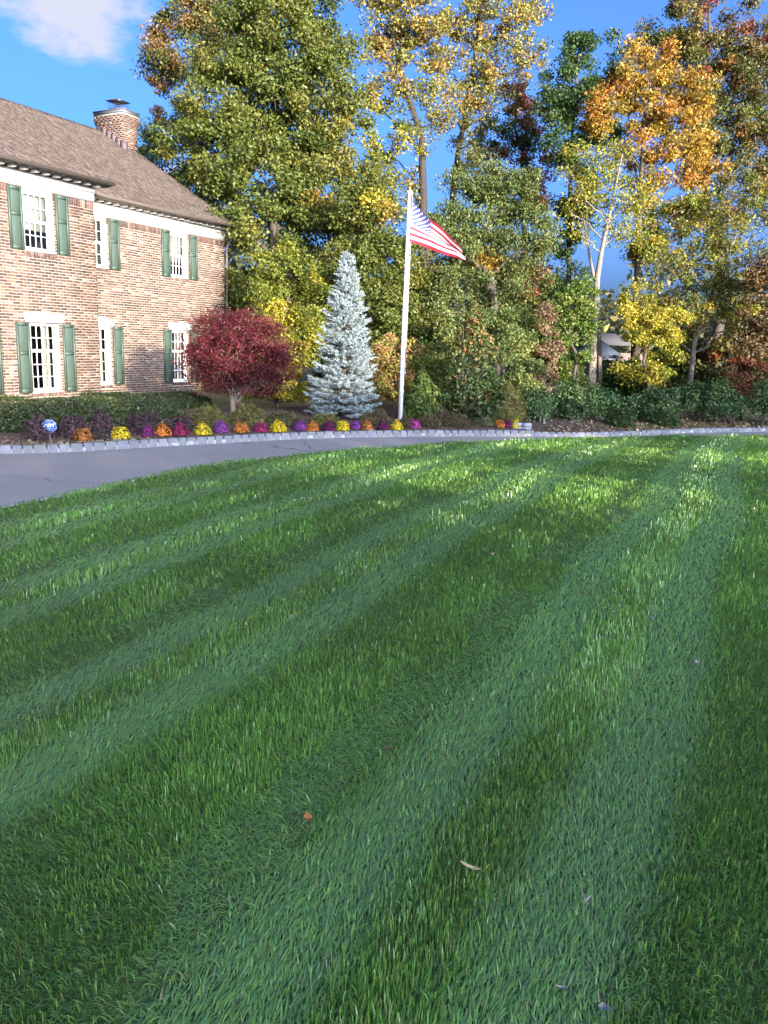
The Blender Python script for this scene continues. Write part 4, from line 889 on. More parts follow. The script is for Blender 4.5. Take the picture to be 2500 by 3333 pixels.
for x, yb, yt, w, pl, lab in ((368, 908, 884, 54, SPIR, 'small golden shrub at the end of the front hedge'), (448, 921, 880, 80, SPIR, 'large golden shrub left of the maple trunk'), (528, 921, 879, 82, SPIR, 'large golden shrub right of the maple trunk'),
        (612, 921, 893, 76, [(0.12, 0.12, 0.045, 1), (0.16, 0.14, 0.05, 1)], 'dull olive shrub left of the spruce foot'), (702, 921, 898, 70, SPIR, 'golden shrub right in front of the spruce'), (792, 919, 898, 46, SPBR, 'brownish shrub at the right of the spruce foot'), (820, 919, 889, 46, SPBR, 'brownish upright shrub left of the flagpole'),
        (878, 925, 902, 34, SPBR, 'small brown shrub at the flagpole foot'), (926, 925, 900, 56, SPBR, 'front left of the three brown mounded shrubs'), (952, 917, 887, 56, SPBR, 'rear of the three brown mounded shrubs'), (990, 925, 897, 62, SPBR, 'front right of the three brown mounded shrubs'), (1045, 922, 903, 44, [(0.2, 0.2, 0.09, 1), (0.15, 0.16, 0.07, 1)], 'sage green low shrub left of the three end flowers')):
    shrub('spirea_shrub', lab, x, yb, yt, w, 0.04, 3200, pl, group='golden and brown spirea shrubs', up=0.3, aspect=0.4)
shrub('golden_cypress', 'soft golden cone shaped conifer right of the magnolia', 1098, 915, 832, 84, 0.06, 7000, [(0.26, 0.24, 0.05, 4), (0.20, 0.20, 0.05, 3), (0.32, 0.20, 0.07, 2)], shape='cone', up=0.8, aspect=0.25)
shrub('juniper_shrub', 'low green cushion shrub above the three end flowers', 1085, 918, 886, 84, 0.04, 4000, [(0.10, 0.13, 0.03, 3), (0.14, 0.15, 0.035, 2)], up=0.4, aspect=0.25)
tree('azalea_shrub', 'broad lime yellow shrub behind the maple trunk', 20.7, (600, 905), (600, 815), [(545, 872, 36, 26), (590, 862, 40, 34), (640, 858, 38, 38), (620, 825, 32, 26), (530, 885, 30, 18), (580, 888, 60, 14), (655, 885, 36, 16)], 110, 7500, 0.10, YELLOW + [(0.44, 0.40, 0.09, 4), (0.38, 0.42, 0.08, 3)], 'bark', 0.03, 'shrub', crad=0.2, nlimb=8, start=0.1)
tree('dogwood_shrub', 'peach and yellow leaved dogwood between spruce and flagpole', 22.0, (850, 890), (850, 730), [(840, 770, 40, 36), (810, 800, 32, 36), (880, 790, 34, 38), (850, 830, 50, 36), (825, 745, 26, 24), (885, 750, 22, 26), (840, 870, 45, 24)], 90, 6500, 0.11, [(0.38, 0.26, 0.09, 4), (0.34, 0.30, 0.06, 3), (0.42, 0.22, 0.10, 3), (0.26, 0.26, 0.05, 2)], 'bark', 0.04, 'shrub', crad=0.26, nlimb=8, start=0.1)
shrub('holly_shrub', 'rounded green holly just right of the flagpole', 908, 911, 800, 84, 0.07, 6500, [(0.12, 0.17, 0.03, 3), (0.08, 0.12, 0.025, 4), (0.2, 0.21, 0.04, 1)], shape='cone', up=0.5)
mg = shrub('magnolia_tree', 'dark glossy pyramid magnolia with coppery leaf undersides and painted sunlight near its top', 1012, 914, 668, 142, 0.12, 5200, [(0.04, 0.075, 0.02, 5), (0.055, 0.095, 0.025, 4), (0.16, 0.10, 0.035, 1.2)], cat='tree', shape='cone', up=0.4, aspect=0.42, toppal=[(0.11, 0.13, 0.035, 4), (0.16, 0.16, 0.045, 3), (0.30, 0.16, 0.06, 3)])  # lighter leaves paint sun on the top, mixed with real coppery undersides
tree('spicebush', 'pale green bush behind the holly and magnolia', 21.8, (945, 900), (945, 750), [(945, 780, 45, 40), (925, 840, 40, 40), (965, 830, 40, 40)], 36, 3600, 0.09, YGREEN + GREEN, 'bark', 0.04, 'shrub', crad=0.28, nlimb=6)
# pruned rhododendrons on bare stems
def rhodo(label, lobes, Y, base_xs, pal, nleaf):
    c0 = at(lobes[0][0], 925, Y); e = empty('rhododendron', [c0[0], Y, float(z_bed(c0[0], Y))], label, 'shrub', 'pruned rhododendrons on bare stems')
    lb_ = []
    for (x, y, rx, ry) in lobes: c = at(x, y, Y); s = mpp(c); lb_.append((c, (rx * s, rx * s * 0.75, ry * s)))
    C, O = clumps_in_lobes(lb_, 26 * len(lobes)); per = nleaf // len(C); n = per * len(C)
    P = np.repeat(C, per, 0) + rng.normal(0, 0.085, (n, 3)); tint = np.repeat(pal_pick(pal, len(C)), per, 0) * np.exp(rng.normal(0, 0.2, (n, 1)))
    link('foliage', leaf_mesh('foliage', P, 0.085, tint, up=0.7, out=np.repeat(O, per, 0), aspect=0.5), MT['leaf'], e)
    mb = MB()
    for x in base_xs:
        b = at(x, 925, Y + rng.uniform(-0.3, 0.3)); b[2] = float(z_bed(b[0], b[1])) - 0.04
        for k in range(4):
            q = C[int(rng.integers(len(C)))]; q2 = np.array([b[0] + (q[0] - b[0]) * 0.7, q[1], q[2]])
            cv = limb_curve(b + np.array([rng.normal(0, 0.06), rng.normal(0, 0.06), 0]), q2, rng.uniform(-0.1, 0.1), 7); mb.tube(cv, np.linspace(0.028, 0.008, 7), 5)
            for kk in range(3):
                i = int(rng.integers(1, 5)); mb.tube(limb_curve(cv[i], cv[i] + rng.normal(0, 0.22, 3) + np.array([0, 0, 0.12]), 0.1, 4), [0.012, 0.010, 0.007, 0.004], 3)
    mb.build('stem', MT['bark_pale' if base_xs[0] < 1300 else 'bark'], e)
RH = [(0.085, 0.15, 0.045, 4), (0.11, 0.185, 0.055, 4), (0.15, 0.22, 0.075, 2), (0.055, 0.10, 0.035, 2)]
rhodo('sunlit rhododendron at the end of the flower bed', [(1150, 870, 34, 26), (1165, 890, 30, 18)], 20.6, (1140, 1155, 1175), RH, 3200)
rhodo('wide rounded rhododendron below the pale trunk', [(1220, 862, 42, 26), (1275, 862, 48, 28), (1310, 872, 26, 22), (1250, 885, 50, 16)], 21.2, (1205, 1235, 1265, 1300), RH, 6500)
rhodo('low shaded rhododendron in the middle of the row', [(1370, 878, 40, 26), (1425, 868, 40, 26), (1400, 892, 60, 16)], 22.4, (1360, 1395, 1430, 1450), RH, 5500)
rhodo('largest clipped rhododendron with flat broad crown', [(1480, 862, 45, 26), (1540, 852, 50, 28), (1585, 868, 30, 22), (1530, 880, 70, 14)], 23.2, (1470, 1500, 1540, 1570, 1590), RH, 7500)
rhodo('rhododendron cut off by the right edge', [(1650, 862, 32, 34), (1690, 860, 40, 40)], 23.2, (1640, 1665, 1690), RH, 4500)
# dark low shrubs and litter under the row
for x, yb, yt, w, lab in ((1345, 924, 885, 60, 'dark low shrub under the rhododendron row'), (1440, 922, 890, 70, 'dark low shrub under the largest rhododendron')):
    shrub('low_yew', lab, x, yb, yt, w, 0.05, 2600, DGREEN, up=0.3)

# hedges
def hedge(label, path, width, htop, n, pal):
    path = np.array(path, float); seg = np.hypot(*np.diff(path, axis=0).T); L = np.concatenate([[0], np.cumsum(seg)]); tot = L[-1]
    mid = path.mean(0); e = empty('clipped_hedge', [mid[0], mid[1], float(z_bed(*mid))], label, 'hedge', 'clipped evergreen hedges')
    t = rng.uniform(0, tot, n); px_ = np.interp(t, L, path[:, 0]); py_ = np.interp(t, L, path[:, 1])
    i = np.clip(np.searchsorted(L, t) - 1, 0, len(seg) - 1); dr = np.diff(path, axis=0)[i] / seg[i][:, None]; nr = np.stack([-dr[:, 1], dr[:, 0]], 1)   # back side
    face = rng.choice(4, n, p=[0.5, 0.36, 0.09, 0.05]); w = rng.uniform(0, 1, n); jt = rng.normal(0, 0.022, n); rel = t / tot
    wid = width * np.clip(np.minimum(1, (tot - t) / 0.45 + 0.25), 0, 1); gz = z_bed(px_, py_)
    top = htop - 0.10 * (1 - np.minimum(1, (tot - t) / 0.4)) + 0.022 * np.sin(t * 3.1) + 0.015 * np.sin(t * 7.7 + 1)
    off = np.where(face == 0, 0 + jt, np.where(face == 1, w * wid, np.where(face == 2, wid + jt, w * wid)))
    z = np.where(face == 1, top - 0.05 * np.abs(2 * w - 1) ** 4 + jt, gz + (top - gz) * w ** 0.8 - 0.03)
    ln_ = np.where(face == 3, tot + jt - 0.0, t); px2 = np.interp(ln_, L, path[:, 0]); py2 = np.interp(ln_, L, path[:, 1])
    roundz = np.where(face == 0, 0.10 * sstep((z - (top - 0.14)) / 0.14), 0)
    P = np.stack([px2 + nr[:, 0] * (off + roundz), py2 + nr[:, 1] * (off + roundz), z], 1)
    out = np.zeros((n, 3)); out[face == 0, :2] = -nr[face == 0]; out[face == 1, 2] = 1
    link('foliage', leaf_mesh('foliage', P, 0.05, pal_pick(pal, n) * np.exp(rng.normal(0, 0.22, (n, 1))), up=0.2, out=out, aspect=0.5), MT['leaf'], e)
    # woody core so that the hedge is not hollow
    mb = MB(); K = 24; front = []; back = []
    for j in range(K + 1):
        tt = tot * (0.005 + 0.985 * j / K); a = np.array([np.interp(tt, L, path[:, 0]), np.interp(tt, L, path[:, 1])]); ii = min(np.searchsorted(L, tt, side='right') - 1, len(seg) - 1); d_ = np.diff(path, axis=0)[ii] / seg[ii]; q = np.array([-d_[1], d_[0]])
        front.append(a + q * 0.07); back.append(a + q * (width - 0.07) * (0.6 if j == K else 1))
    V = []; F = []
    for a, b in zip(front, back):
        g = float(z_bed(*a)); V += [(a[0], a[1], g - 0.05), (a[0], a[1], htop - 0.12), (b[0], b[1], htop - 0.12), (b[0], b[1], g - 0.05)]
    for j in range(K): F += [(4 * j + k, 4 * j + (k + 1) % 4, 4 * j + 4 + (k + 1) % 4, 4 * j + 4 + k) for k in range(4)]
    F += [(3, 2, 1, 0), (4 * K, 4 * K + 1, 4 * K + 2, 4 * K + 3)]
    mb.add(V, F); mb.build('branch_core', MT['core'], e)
HED = [(0.065, 0.09, 0.03, 4), (0.085, 0.11, 0.036, 3), (0.12, 0.13, 0.045, 2), (0.05, 0.07, 0.026, 2)]
hedge('long low clipped hedge in front of the left windows', [(-12, 13.75), (-8, 14.0), (-6.2, 14.65), (-4.95, 15.45), (-4.35, 16.1)], 1.35, 0.78, 26000, HED)
hedge('darker low hedge under the right hand window behind the first hedge', [(-6.9, 18.0), (-5.6, 19.0), (-4.55, 20.0)], 1.0, 0.64, 12000, HED)

# ================================================================== RED JAPANESE MAPLE
mbse = hit(503, 893); s_ = mpp(mbse)
jm = empty('japanese_maple', mbse, 'dark red japanese maple with broad domed crown by the house corner', 'tree')
MRED = [(0.12, 0.018, 0.022, 4), (0.15, 0.028, 0.03, 4), (0.085, 0.017, 0.022, 3), (0.18, 0.042, 0.038, 1.5), (0.12, 0.08, 0.04, 0.35)]
lob = []
for (x, y, rx, ry) in ((505, 705, 80, 38), (450, 735, 50, 45), (570, 730, 52, 45), (510, 765, 95, 45), (440, 790, 45, 38), (585, 790, 45, 40), (470, 830, 45, 30), (550, 825, 60, 32), (610, 775, 22, 30), (415, 765, 18, 35)):
    c = at(x, y, mbse[1]); lob.append((c, (rx * s_, rx * s_ * 0.95, ry * s_)))
C, O = clumps_in_lobes(lob, 420); per = 78; n = per * len(C)
P = np.repeat(C, per, 0) + rng.normal(0, 1, (n, 3)) * np.array([0.15, 0.15, 0.055]); P[:, 2] = np.maximum(P[:, 2], mbse[2] + 0.42)
link('crown', leaf_mesh('crown', P, 0.07, np.repeat(pal_pick(MRED, len(C)), per, 0) * np.exp(rng.normal(0, 0.25, (n, 1))), up=0.6, aspect=0.34, droop=0.8), MT['leaf'], jm)
mb = MB(); fork = mbse + np.array([-0.02, 0, 0.42])
mb.tube([mbse - np.array([0, 0, 0.05]), mbse + np.array([0.01, 0, 0.15]), fork], [0.085, 0.065, 0.06], 8)
for (dx, dy, dz) in ((-0.55, 0, 1.1), (0.5, 0.2, 1.2), (-0.25, -0.3, 1.5), (0.2, 0.4, 1.6), (0.75, -0.1, 0.8), (-0.8, 0.2, 0.75)):
    st = fork if dx < 0 else mbse + np.array([0.03, 0, 0.2]); e2 = fork + np.array([dx, dy, dz]); cv = limb_curve(st, e2, -0.06, 6); mb.tube(cv, np.linspace(0.042, 0.009, 6), 6)
    for k in range(9):
        q = C[int(rng.integers(len(C)))]
        if np.linalg.norm(q - e2) < 1.1: mb.tube(limb_curve(cv[int(rng.integers(2, 6))], q, 0.03, 4), np.linspace(0.010, 0.004, 4), 4, cap=False)
mb.build('trunk', MT['stem_tan'], jm, smooth=True)

# ================================================================== BLUE SPRUCE
sb_ = hit(738, 908); sb_[1] += 0.55; sb_[2] = float(z_bed(sb_[0], sb_[1])); s_ = mpp(sb_); SH = (906 - 566) * s_
sp = empty('blue_spruce', sb_, 'pale blue spruce with layered boughs between maple and flagpole', 'tree')
mb = MB(); mb.tube([sb_ - np.array([0, 0, 0.05]), sb_ + np.array([0, 0, SH * .5]), sb_ + np.array([0, 0, SH * 0.98])], [0.09, 0.05, 0.008], 8)
nb = []; nt_ = []; NV = []; NT = []
z = 0.16
lev = 0
while z < SH * 0.97:
    f = z / SH; R_ = (0.99 * (1 - f) ** (0.62 + 0.4 * f) + 0.015) * (158 * s_ / 2) * (1.0 if f > 0.12 else 0.85 + f)
    cnt = int(9 + 9 * (1 - f)); a0 = lev * 0.7
    for k in range(cnt):
        an = a0 + 2 * pi * k / cnt + rng.normal(0, 0.12); r = R_ * rng.uniform(0.72, 1.16); z_keep = z; z = z + rng.uniform(-0.08, 0.08); rise = (-0.10 + 0.75 * f) * r
        ts = np.linspace(0, 1, 7); bx = np.stack([np.cos(an) * r * ts, np.sin(an) * r * ts, z + rise * ts - 0.10 * r * np.sin(pi * ts * 0.8) + 0.10 * r * ts ** 3], 1) + sb_
        bx[:, 2] = np.maximum(bx[:, 2], sb_[2] + 0.05)
        mb.tube(bx, np.linspace(0.012, 0.004, 7), 3, cap=False)
        dirv = norm(bx[-1] - bx[0]); side = np.array([-sin(an), cos(an), 0])
        m_ = int(6 + 24 * r); 
        for j in range(m_):
            t = rng.uniform(0.25, 1.0) ** 0.8; p0 = np.array([np.interp(t, ts, bx[:, i]) for i in range(3)]); sg = 1 if j % 2 else -1
            L = (0.10 + 0.20 * (1 - t) * r + 0.05 * rng.uniform()) * rng.uniform(0.7, 1.2); td = dirv * 0.75 + side * sg * rng.uniform(0.35, 0.9) + np.array([0, 0, rng.uniform(-0.1, 0.22)]); td /= np.linalg.norm(td)
            NV.append(np.concatenate([p0, td, [L]]))
        NV.append(np.concatenate([bx[-2], dirv + np.array([0, 0, 0.15]), [0.12]])); z = z_keep
    z += 0.105 + 0.05 * (1 - f); lev += 1
NV.append(np.concatenate([sb_ + np.array([0, 0, SH * 0.93]), [0, 0, 1.0], [SH * 0.08]]))
A = np.array(NV); K_ = 15; N = len(A); p0 = np.repeat(A[:, :3], K_, 0); td = norm(np.repeat(A[:, 3:6], K_, 0)); L = np.repeat(A[:, 6], K_)[:, None]
tt = rng.uniform(0, 1, (N * K_, 1)); rd = norm(np.cross(td, rng.normal(size=(N * K_, 3)))); rd[:, 2] = rd[:, 2] * 0.8 + 0.25
bs = p0 + td * L * tt; tipd = norm(td * 0.75 + rd); nl = rng.uniform(0.04, 0.07, (N * K_, 1)); sd = norm(np.cross(tipd, rng.normal(size=(N * K_, 3)))) * 0.008
V = np.stack([bs - sd, bs + sd, bs + tipd * nl], 1).reshape(-1, 3)
tw = np.exp(rng.normal(0, 0.16, (N, 1))); base_c = np.array([0.34, 0.40, 0.40]) * tw; base_c = np.where(rng.uniform(size=(N, 1)) < 0.12, np.array([0.16, 0.20, 0.16]), base_c)
tint = np.repeat(np.repeat(base_c, K_, 0), 3, 0)
link('needles', np_mesh('needles', V, np.arange(len(V)), np.full(len(V) // 3, 3), np.clip(tint, 0, 0.7)), MT['needle'], sp, 'stuff')
mb.build('trunk', MT['bark'], sp)

# ================================================================== FLAGPOLE AND FLAG
pb_ = hit(864, 909); YP = pb_[1]; tp_ = at(885, 411, YP)
fp = empty('flagpole', pb_, 'white flagpole with gold ball standing in the flower bed', 'flagpole')
ax_ = np.array([pb_[0], pb_[1]]); HT = tp_[2]
mb = MB(); mb.tube([(ax_[0], ax_[1], pb_[2] - 0.1), (ax_[0], ax_[1], pb_[2] + 2.5), (ax_[0], ax_[1], HT - 0.06)], [0.058, 0.052, 0.034], 20); mb.build('pole', MT['polewhite'], fp, smooth=True)
mb = MB(); mb.tube([(ax_[0], ax_[1], HT - 0.07), (ax_[0], ax_[1], HT - 0.01), (ax_[0], ax_[1], HT)], [0.06, 0.062, 0.03], 16); mb.build('truck', MT['polewhite'], fp)
bm = bmesh.new(); bmesh.ops.create_uvsphere(bm, u_segments=20, v_segments=12, radius=0.065, matrix=Matrix.Translation((ax_[0], ax_[1], HT + 0.13)))
bmesh.ops.create_cone(bm, cap_ends=True, segments=12, radius1=0.03, radius2=0.022, depth=0.09, matrix=Matrix.Translation((ax_[0], ax_[1], HT + 0.04)))
me = bpy.data.meshes.new('ball'); bm.to_mesh(me); bm.free()
for p in me.polygons: p.use_smooth = True
link('ball', me, MT['gold'], fp)
mb = MB(); mb.tube([(ax_[0] + 0.075, ax_[1], pb_[2] + 1.1), (ax_[0] + 0.072, ax_[1], HT - 0.05)], [0.005, 0.005], 5); mb.tube([(ax_[0] + 0.05, ax_[1], pb_[2] + 1.2), (ax_[0] + 0.09, ax_[1], pb_[2] + 1.2)], [0.012, 0.012], 6); mb.build('halyard', MT['polewhite'], fp)
# flag: edges measured in the photo, cloth thrown into folds so that its width is kept
z4 = lambda x, y: ((1200 + x * 500 / 1659) / KD, (500 + y * 500 / 1659) / KD)
topc = np.array([at(*z4(x, y), YP) for x, y in ((462, 500), (560, 602), (660, 702), (800, 815), (920, 935), (1000, 1030))]); botc = np.array([at(*z4(x, y), YP) for x, y in ((452, 955), (600, 1008), (730, 1058), (850, 1105), (960, 1132), (1046, 1176))])
NU, NVV = 60, 13 * 4
uu = np.linspace(0, 1, NU + 1); vv = np.linspace(0, 1, NVV + 1)
def poly(c, t): return np.stack([np.interp(t, np.linspace(0, 1, 6), c[:, i]) for i in range(3)], -1)
def flag_pt(u, v):                                     # v = 0 at the top
    u = np.asarray(u, float); v = np.asarray(v, float)
    a = poly(topc, u); b = poly(botc, u)
    w = v + 0.16 * u * np.sin(2 * pi * v) * 0.9          # lower half of the cloth spread open towards the camera
    p = a + (b - a) * w[..., None]
    amp = 0.02 + 0.34 * u ** 1.1
    dep = amp * (np.sin(2 * pi * (v * 1.0) - 0.5) * 0.8 + 0.25 * np.sin(2 * pi * (v * 2.1 + u * 0.6)) * u) + 0.03 * np.sin(9 * u + 2 * v) * u
    p[..., 1] += dep + 0.06 * u; p[..., 2] += 0.012 * np.sin(14 * u + 5 * v) * u
    p[..., 0] += 0.0
    return p
UU, VV = np.meshgrid(uu, vv); FPts = flag_pt(UU, VV); idx = np.arange(FPts.shape[0] * FPts.shape[1]).reshape(FPts.shape[:2])
q = np.stack([idx[:-1, :-1], idx[:-1, 1:], idx[1:, 1:], idx[1:, :-1]], -1).reshape(-1, 4)
me = np_mesh('flag', FPts.reshape(-1, 3), q.ravel(), np.full(len(q), 4), None, True)
def cloth(name, col):
    m, t, b = mat(name); tcn = t.nodes.new('ShaderNodeTexCoord'); no = t.nodes.new('ShaderNodeTexNoise'); no.inputs['Scale'].default_value = 8; t.links.new(tcn.outputs['Object'], no.inputs['Vector'])
    mx = t.nodes.new('ShaderNodeMix'); mx.data_type = 'RGBA'; mx.inputs[6].default_value = (*[c * .9 for c in col], 1); mx.inputs[7].default_value = (*col, 1); t.links.new(no.outputs['Fac'], mx.inputs[0]); t.links.new(mx.outputs[2], b.inputs['Base Color']); b.inputs['Roughness'].default_value = 0.65
    tr = t.nodes.new('ShaderNodeBsdfTranslucent'); t.links.new(mx.outputs[2], tr.inputs[0]); ms = t.nodes.new('ShaderNodeMixShader'); ms.inputs[0].default_value = 0.14; t.links.new(b.outputs[0], ms.inputs[1]); t.links.new(tr.outputs[0], ms.inputs[2]); t.links.new(ms.outputs[0], t.nodes['Material Output'].inputs['Surface']); return m
CLW, CLR, CLB = cloth('flag_white', (0.78, 0.76, 0.74)), cloth('flag_red', (0.46, 0.022, 0.045)), cloth('flag_blue', (0.045, 0.05, 0.20))
flag = link('flag', me, CLR); me.materials.append(CLW); me.materials.append(CLB)
mi = np.zeros(len(q), np.int32); r_i = np.repeat(np.arange(NVV), NU); c_i = np.tile(np.arange(NU), NVV); stripe = r_i // 4
mi[stripe % 2 == 1] = 1; mi[(stripe < 7) & (c_i < NU * 0.4)] = 2; me.polygons.foreach_set('material_index', mi)
tag(flag, 'red white and blue stars and stripes flag drooping from the white flagpole', 'flag')
mb = MB()
for r in range(9):
    for c in range(6 if r % 2 == 0 else 5):
        u0 = 0.4 * (1 + 2 * c + (r % 2)) / 12; v0 = (7 / 13) * (r + 1) / 10
        for side in (-1, 1):
            V = []
            for k in range(10):
                rr = (0.032 if k % 2 == 0 else 0.0135); an = pi / 2 + k * pi / 5; V.append(flag_pt(np.array(u0 + rr * 0.56 * cos(an)), np.array(v0 - rr * sin(an))) + np.array([0, 0.004 * side, 0]))
            ctr = flag_pt(np.array(u0), np.array(v0)) + np.array([0, 0.0045 * side, 0]); mb.add(V + [ctr], [(k, (k + 1) % 10, 10) for k in range(10)])
mb.build('star', CLW, flag, 'stuff')

# ================================================================== CHRYSANTHEMUMS
def floret_mesh_add(P, nrm, r, col, acc):
    a = norm(np.cross(nrm, rng.normal(size=nrm.shape))); b = np.cross(nrm, a); n = len(P); k = 7
    V = np.empty((n, k + 1, 3)); V[:, k] = P + nrm * (r * 0.55)[:, None]
    for j in range(k):
        an = 2 * pi * j / k; rr = (r * rng.uniform(0.8, 1.2, n))[:, None]; V[:, j] = P + (a * cos(an) + b * sin(an)) * rr + nrm * 0.0
    F = np.array([(j, (j + 1) % k, k) for j in range(k)]); return V.reshape(-1, 3), (np.arange(n)[:, None, None] * (k + 1) + F[None]).reshape(-1), n * k, np.repeat(col, k + 1, 0)
YEL, ORA, RUSTO, MAG, PUR, PLUM, PINK = (0.72, 0.50, 0.02), (0.55, 0.17, 0.03), (0.42, 0.15, 0.035), (0.30, 0.02, 0.09), (0.24, 0.05, 0.26), (0.13, 0.012, 0.07), (0.42, 0.06, 0.24)
MUMS = [(175, 928, 957, 42, RUSTO, 'rusty orange mum, first from the blue sign', 1), (213, 920, 955, 36, (0.16, 0.06, 0.10), 'faded half dead purple mum left of the first yellow one', 0.18), (256, 925, 952, 40, YEL, 'yellow mum furthest left of the yellow ones', 1), (315, 922, 948, 34, (0.24, 0.03, 0.16), 'thin magenta purple mum right of the first yellow one', 0.55),
        (347, 919, 946, 40, ORA, 'orange mum between two magenta ones', 1), (385, 918, 945, 40, MAG, 'magenta mum left of the second yellow one', 0.9), (435, 917, 944, 38, YEL, 'yellow mum in front of the large golden shrub', 1), (474, 912, 939, 32, PUR, 'violet mum just right of the second yellow one', 1),
        (518, 916, 939, 34, ORA, 'orange mum right of the maple trunk', 1), (561, 915, 937, 34, MAG, 'crimson magenta mum left of the third yellow one', 0.9), (599, 911, 937, 36, YEL, 'yellow mum between maple and spruce', 1), (647, 911, 934, 28, PUR, 'violet mum left of the spruce', 0.9),
        (673, 912, 935, 30, ORA, 'orange mum left of the spruce beside a violet one', 1), (710, 912, 935, 32, PLUM, 'dark plum mum in front of the spruce', 0.9), (740, 911, 934, 30, YEL, 'yellow mum in front of the spruce', 1), (767, 911, 931, 27, PUR, 'violet mum right of the spruce centre', 0.9),
        (792, 911, 933, 28, RUSTO, 'rusty orange mum left of the flagpole', 1), (827, 914, 932, 27, PLUM, 'dark magenta mum nearest left of the flagpole', 0.9), (856, 910, 932, 28, YEL, 'yellow mum at the flagpole foot', 1), (896, 909, 929, 26, PINK, 'pink mum right of the flagpole', 1),
        (1080, 909, 927, 24, ORA, 'orange mum, left of the last three', 1), (1097, 909, 927, 22, PLUM, 'dark purple mum, middle of the last three', 0.9), (1113, 908, 928, 22, YEL, 'yellow mum, last of the row on the right', 1)]
for (x, yt, yb, w, col, lab, full) in MUMS:
    b = hit(x, yb - 1); s_ = mpp(b); W2 = w * s_ / 2; Hm = (yb - yt) * s_ * 1.0; b[1] += W2 * 0.7; b[2] = float(z_bed(b[0], b[1]))
    e = empty('chrysanthemum', b, lab, 'flower', 'potted size chrysanthemums planted along the kerb')
    n = 420; dv = norm(rng.normal(size=(n, 3))); dv[:, 2] = np.abs(dv[:, 2]); rad = rng.uniform(0.55, 0.95, (n, 1)); P = b + dv * rad * np.array([W2, W2, Hm * 0.95])
    link('foliage', leaf_mesh('foliage', P, 0.035, jit((0.05, 0.075, 0.025), n), up=0.3, out=dv), MT['leaf'], e)
    n = int(250 * full * (w / 36) ** 0.7) + 14; i = np.arange(n) + 0.5; ph = i * 2.39996; cz = 1 - i / n * 0.93; sz = np.sqrt(1 - cz ** 2); dv = np.stack([np.cos(ph) * sz, np.sin(ph) * sz, cz], 1) + rng.normal(0, 0.05, (n, 3)); dv = norm(dv)
    P = b + dv * np.array([W2, W2, Hm]) * rng.uniform(0.84, 1.05, (n, 1)) * (1 + 0.07 * np.sin(dv[:, :1] * 6 + x) + 0.06 * np.sin(dv[:, 1:2] * 8 + x * 2)); P[:, 2] = np.maximum(P[:, 2], b[2] + 0.04)
    V, F, nf, tn = floret_mesh_add(P, norm(dv + rng.normal(0, 0.2, (n, 3))), rng.uniform(0.013, 0.023, n), jit(np.array(col) * 0.85, n, 0.3), None)
    link('flowers', np_mesh('flowers', V, F, np.full(nf, 3), tn), MT['petal'], e, 'stuff')

# ================================================================== SECURITY SIGN
sg = hit(108, 951); s_ = mpp(sg); YS = sg[1]
se = empty('yard_sign', sg, 'small blue octagonal security sign on a thin post', 'sign')
ctr = at(107, 920.5, YS); R8 = 14.6 * s_; fwd = np.array([CAM[0] - ctr[0], CAM[1] - ctr[1], 0]); fwd /= np.linalg.norm(fwd); rt = np.array([-fwd[1], fwd[0], 0]); rt = rt if rt[0] > 0 else -rt; U3 = np.array([0, 0, 1.0])
def octo(r, off, th, m, nm):
    mb = MB(); pts = [ctr + fwd * off + (rt * cos(pi / 8 + k * pi / 4) + U3 * sin(pi / 8 + k * pi / 4)) * r for k in range(8)]; mb.prism(pts, fwd * th); return mb.build(nm, m, se)
octo(R8, 0.0, 0.006, MT['signwhite'], 'border'); octo(R8 * 0.95, 0.0065, 0.002, MT['blue'], 'face')
def text(body, size, dz, nm, bold=0.0, wx=1.0):
    cu = bpy.data.curves.new(nm, 'FONT'); cu.body = body; cu.size = size; cu.align_x = 'CENTER'; cu.align_y = 'CENTER'; cu.extrude = 0.0008; cu.offset = bold
    tmp = bpy.data.objects.new(nm, cu); COL.objects.link(tmp); dg = bpy.context.evaluated_depsgraph_get(); dg.update(); me = bpy.data.meshes.new_from_object(tmp.evaluated_get(dg)); COL.objects.unlink(tmp); bpy.data.objects.remove(tmp)
    o = bpy.data.objects.new(nm, me); COL.objects.link(o); me.materials.clear(); me.materials.append(MT['signwhite']); Mx = Matrix.Identity(4); org = ctr + fwd * 0.0098 + U3 * dz
    for i in range(3): Mx[i][0] = rt[i] * wx; Mx[i][1] = U3[i]; Mx[i][2] = fwd[i]; Mx[i][3] = org[i]
    me.transform(Mx); o.parent = se; o.matrix_parent_inverse = Matrix.Translation(-Vector(se.location)); return o
text('ADT', R8 * 0.66, R8 * 0.10, 'lettering', 0.004, 1.1); text('SECURED BY', R8 * 0.14, R8 * 0.62, 'small_lettering'); text('1-800-ADT-ASAP', R8 * 0.2, -R8 * 0.36, 'small_lettering'); text('ADT.COM', R8 * 0.17, -R8 * 0.6, 'small_lettering')
mb = MB(); mb.tube([(ctr[0] - fwd[0] * 0.008, ctr[1] - fwd[1] * 0.008, sg[2] - 0.08), (ctr[0] - fwd[0] * 0.008, ctr[1] - fwd[1] * 0.008, ctr[2] + 0.05)], [0.008, 0.008], 8); mb.build('post', MT['signwhite'], se)
